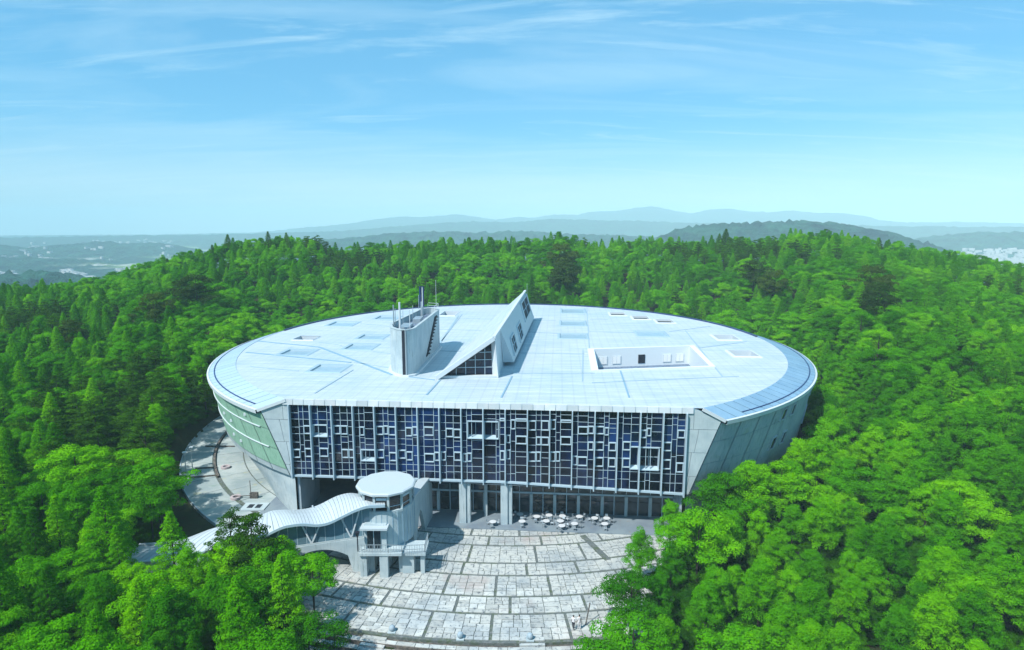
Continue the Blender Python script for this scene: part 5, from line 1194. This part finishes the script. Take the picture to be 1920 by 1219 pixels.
for u, v, sc_, lab in ((365, 512, 1.6, 'greyish brown thin tree on the left ridge above the bright pointed tree'), (285, 545, 1.4, 'greyish layered tree left of the bright pointed tree'), (1050, 455, 1.7, 'tall spreading dark tree rising from the skyline behind the skylight'), (1060, 490, 1.6, 'greyish spreading tree just below the tallest skyline tree'), (1415, 490, 1.5, 'greyish layered tree on the right rise behind the roof'), (1455, 505, 1.4, 'greyish layered tree nearer the roof on the right rise'), (1635, 495, 1.5, 'bare grey brown tree high on the right hillside'), (1650, 530, 1.4, 'bare grey brown tree below the other one on the right hillside'), (130, 600, 1.2, 'greyish layered tree in the far left forest')):
    best = None
    for rho in range(120, 320, 3):
        d = ray(u, v); h = math.hypot(d[0], d[1]); x, y = d[0] / h * rho, d[1] / h * rho
        e = abs(float(ground_z(x, y)) + 11 * sc_ - (CAM_H + d[2] / h * rho))
        if best is None or e < best[0]: best = (e, x, y)
    make_tree(best[1], best[2], 'brown', sc_, lab, 'greyish trees among the green')
pts.sort(key=lambda p: math.hypot(p[0], p[1]))
for (x, y, kind, s) in pts:
    k = kind or kind_at(x, y); rho = math.hypot(x, y); s0_ = s; s = tr.uniform(.72, 1.08) * (.86 if rho < 90 else 1.0)
    if 60 < math.hypot(x - CX, y - CY) < 70 and x > 0: s *= .92
    if s0_: s = s0_
    if count[k] < 296:
        count[k] += 1; z = zone(x, y); make_tree(x, y, k, s, '%s %s' % (LAB[k][0], z), '%s trees %s' % (LAB[k][1], z))
    else: rest[k].append((x, y, float(ground_z(x, y)) - .15, s, tr.uniform(0, 6.28), tr.randrange(4)))
print('trees', count, {k: len(v) for k, v in rest.items()})
# the wood beyond the individually built trees: geometry nodes on points, one object
for k, L in rest.items():
    if not L: continue
    me = bpy.data.meshes.new('woodland_points'); me.from_pydata([p[:3] for p in L], [], [])
    for nm, j in (('scl', 3), ('rot', 4), ('var', 5)):
        a = me.attributes.new(nm, 'FLOAT' if nm != 'var' else 'INT', 'POINT'); a.data.foreach_set('value', [p[j] for p in L])
    me.materials.append(M['leaf_' + {'broad': 'broad', 'pine': 'pine', 'con': 'con', 'dark': 'dark'}[k]])
    o = bpy.data.objects.new('woodland', me); col.objects.link(o)
    tag(o, 'dense mass of %s trees filling the far slopes and ridge' % LAB[k][1], kind='stuff')
    g = bpy.data.node_groups.new('scatter_' + k, 'GeometryNodeTree'); g.interface.new_socket('Geometry', in_out='INPUT', socket_type='NodeSocketGeometry'); g.interface.new_socket('Geometry', in_out='OUTPUT', socket_type='NodeSocketGeometry')
    gi = nd(g, 'NodeGroupInput'); go = nd(g, 'NodeGroupOutput'); jn = nd(g, 'GeometryNodeJoinGeometry')
    ra = nd(g, 'GeometryNodeInputNamedAttribute', data_type='FLOAT'); ra.inputs[0].default_value = 'rot'
    sa = nd(g, 'GeometryNodeInputNamedAttribute', data_type='FLOAT'); sa.inputs[0].default_value = 'scl'
    va = nd(g, 'GeometryNodeInputNamedAttribute', data_type='INT'); va.inputs[0].default_value = 'var'
    cx_ = nd(g, 'ShaderNodeCombineXYZ'); g.links.new(ra.outputs[0], cx_.inputs[2])
    srcs = {}
    for ob in bpy.data.objects:
        if ob.name.startswith('crown') and ob.data in [q[0] for q in PROTO[k]]: srcs.setdefault(ob.data.name, ob)
    for vi in range(4):
        src = srcs.get(PROTO[k][vi][0].name)
        if src is None: continue
        oi = nd(g, 'GeometryNodeObjectInfo', transform_space='ORIGINAL'); oi.inputs['Object'].default_value = src; oi.inputs['As Instance'].default_value = True
        cmp_ = nd(g, 'FunctionNodeCompare', data_type='INT', operation='EQUAL'); g.links.new(va.outputs[0], cmp_.inputs[2]); cmp_.inputs[3].default_value = vi
        ip = nd(g, 'GeometryNodeInstanceOnPoints'); g.links.new(gi.outputs[0], ip.inputs['Points']); g.links.new(cmp_.outputs[0], ip.inputs['Selection']); g.links.new(oi.outputs['Geometry'], ip.inputs['Instance'])
        g.links.new(cx_.outputs[0], ip.inputs['Rotation']); g.links.new(sa.outputs[0], ip.inputs['Scale']); g.links.new(ip.outputs[0], jn.inputs[0])
    g.links.new(jn.outputs[0], go.inputs[0]); md = o.modifiers.new('scatter', 'NODES'); md.node_group = g

# low leafy growth closing the gaps between the trunks
ug = []
for gx in np.arange(-170, 180, 3.0):
    for gy in np.arange(36, 215, 3.0):
        x = gx + tr.uniform(-1.4, 1.4); y = gy + tr.uniform(-1.4, 1.4); rho = math.hypot(x, y); az = math.degrees(math.atan2(x, y)); rc = math.hypot(x - CX, y - CY)
        if rho > 200 or abs(az) > 52 or not clear(x, y) or rc < 62.6: continue
        if y < 92 and (clear(x - 2.5, y) is False or clear(x + 2.5, y) is False): continue
        s_ = tr.uniform(.42, .62); ug.append((x, y, float(ground_z(x, y)) - 5.6 * s_, s_, tr.uniform(0, 6.28), 0))
me = bpy.data.meshes.new('undergrowth_points'); me.from_pydata([p[:3] for p in ug], [], []); me.materials.append(M['leaf_under'])
for nm, j in (('scl', 3), ('rot', 4)): a = me.attributes.new(nm, 'FLOAT', 'POINT'); a.data.foreach_set('value', [p[j] for p in ug])
o = bpy.data.objects.new('undergrowth', me); col.objects.link(o); tag(o, 'dense leafy undergrowth between the trees', kind='stuff')
g = bpy.data.node_groups.new('undergrowth', 'GeometryNodeTree'); g.interface.new_socket('Geometry', in_out='INPUT', socket_type='NodeSocketGeometry'); g.interface.new_socket('Geometry', in_out='OUTPUT', socket_type='NodeSocketGeometry')
gi = nd(g, 'NodeGroupInput'); go = nd(g, 'NodeGroupOutput'); ra = nd(g, 'GeometryNodeInputNamedAttribute', data_type='FLOAT'); ra.inputs[0].default_value = 'rot'
sa = nd(g, 'GeometryNodeInputNamedAttribute', data_type='FLOAT'); sa.inputs[0].default_value = 'scl'; cx_ = nd(g, 'ShaderNodeCombineXYZ'); g.links.new(ra.outputs[0], cx_.inputs[2])
src_ = [ob for ob in bpy.data.objects if ob.name.startswith('crown') and ob.data == PROTO['broad'][0][0]][0]
sm_ = nd(g, 'GeometryNodeSetMaterial'); sm_.inputs['Material'].default_value = M['leaf_under']; src = src_
oi = nd(g, 'GeometryNodeObjectInfo', transform_space='ORIGINAL'); oi.inputs['Object'].default_value = src; oi.inputs['As Instance'].default_value = True
ip = nd(g, 'GeometryNodeInstanceOnPoints'); g.links.new(gi.outputs[0], ip.inputs['Points']); g.links.new(oi.outputs['Geometry'], sm_.inputs[0]); g.links.new(sm_.outputs[0], ip.inputs['Instance']); g.links.new(cx_.outputs[0], ip.inputs['Rotation']); g.links.new(sa.outputs[0], ip.inputs['Scale'])
g.links.new(ip.outputs[0], go.inputs[0]); md = o.modifiers.new('scatter', 'NODES'); md.node_group = g

# ------------------------------------------------------------ haze
hb = MB().box(-9500, 9500, -9500, 9500, PLAIN - 4, 300); hz = hb.build('haze', 'dark'); tag(hz, kind='stuff')
hm = bpy.data.materials.new('haze'); hm.use_nodes = True; t = hm.node_tree; t.nodes.clear()
out = nd(t, 'ShaderNodeOutputMaterial'); pv = nd(t, 'ShaderNodeVolumePrincipled'); pv.inputs['Color'].default_value = (0.66, 0.94, 1.0, 1); pv.inputs['Density'].default_value = 2.3e-4; pv.inputs['Anisotropy'].default_value = -0.3
t.links.new(pv.outputs[0], out.inputs['Volume']); hz.data.materials.clear(); hz.data.materials.append(hm)
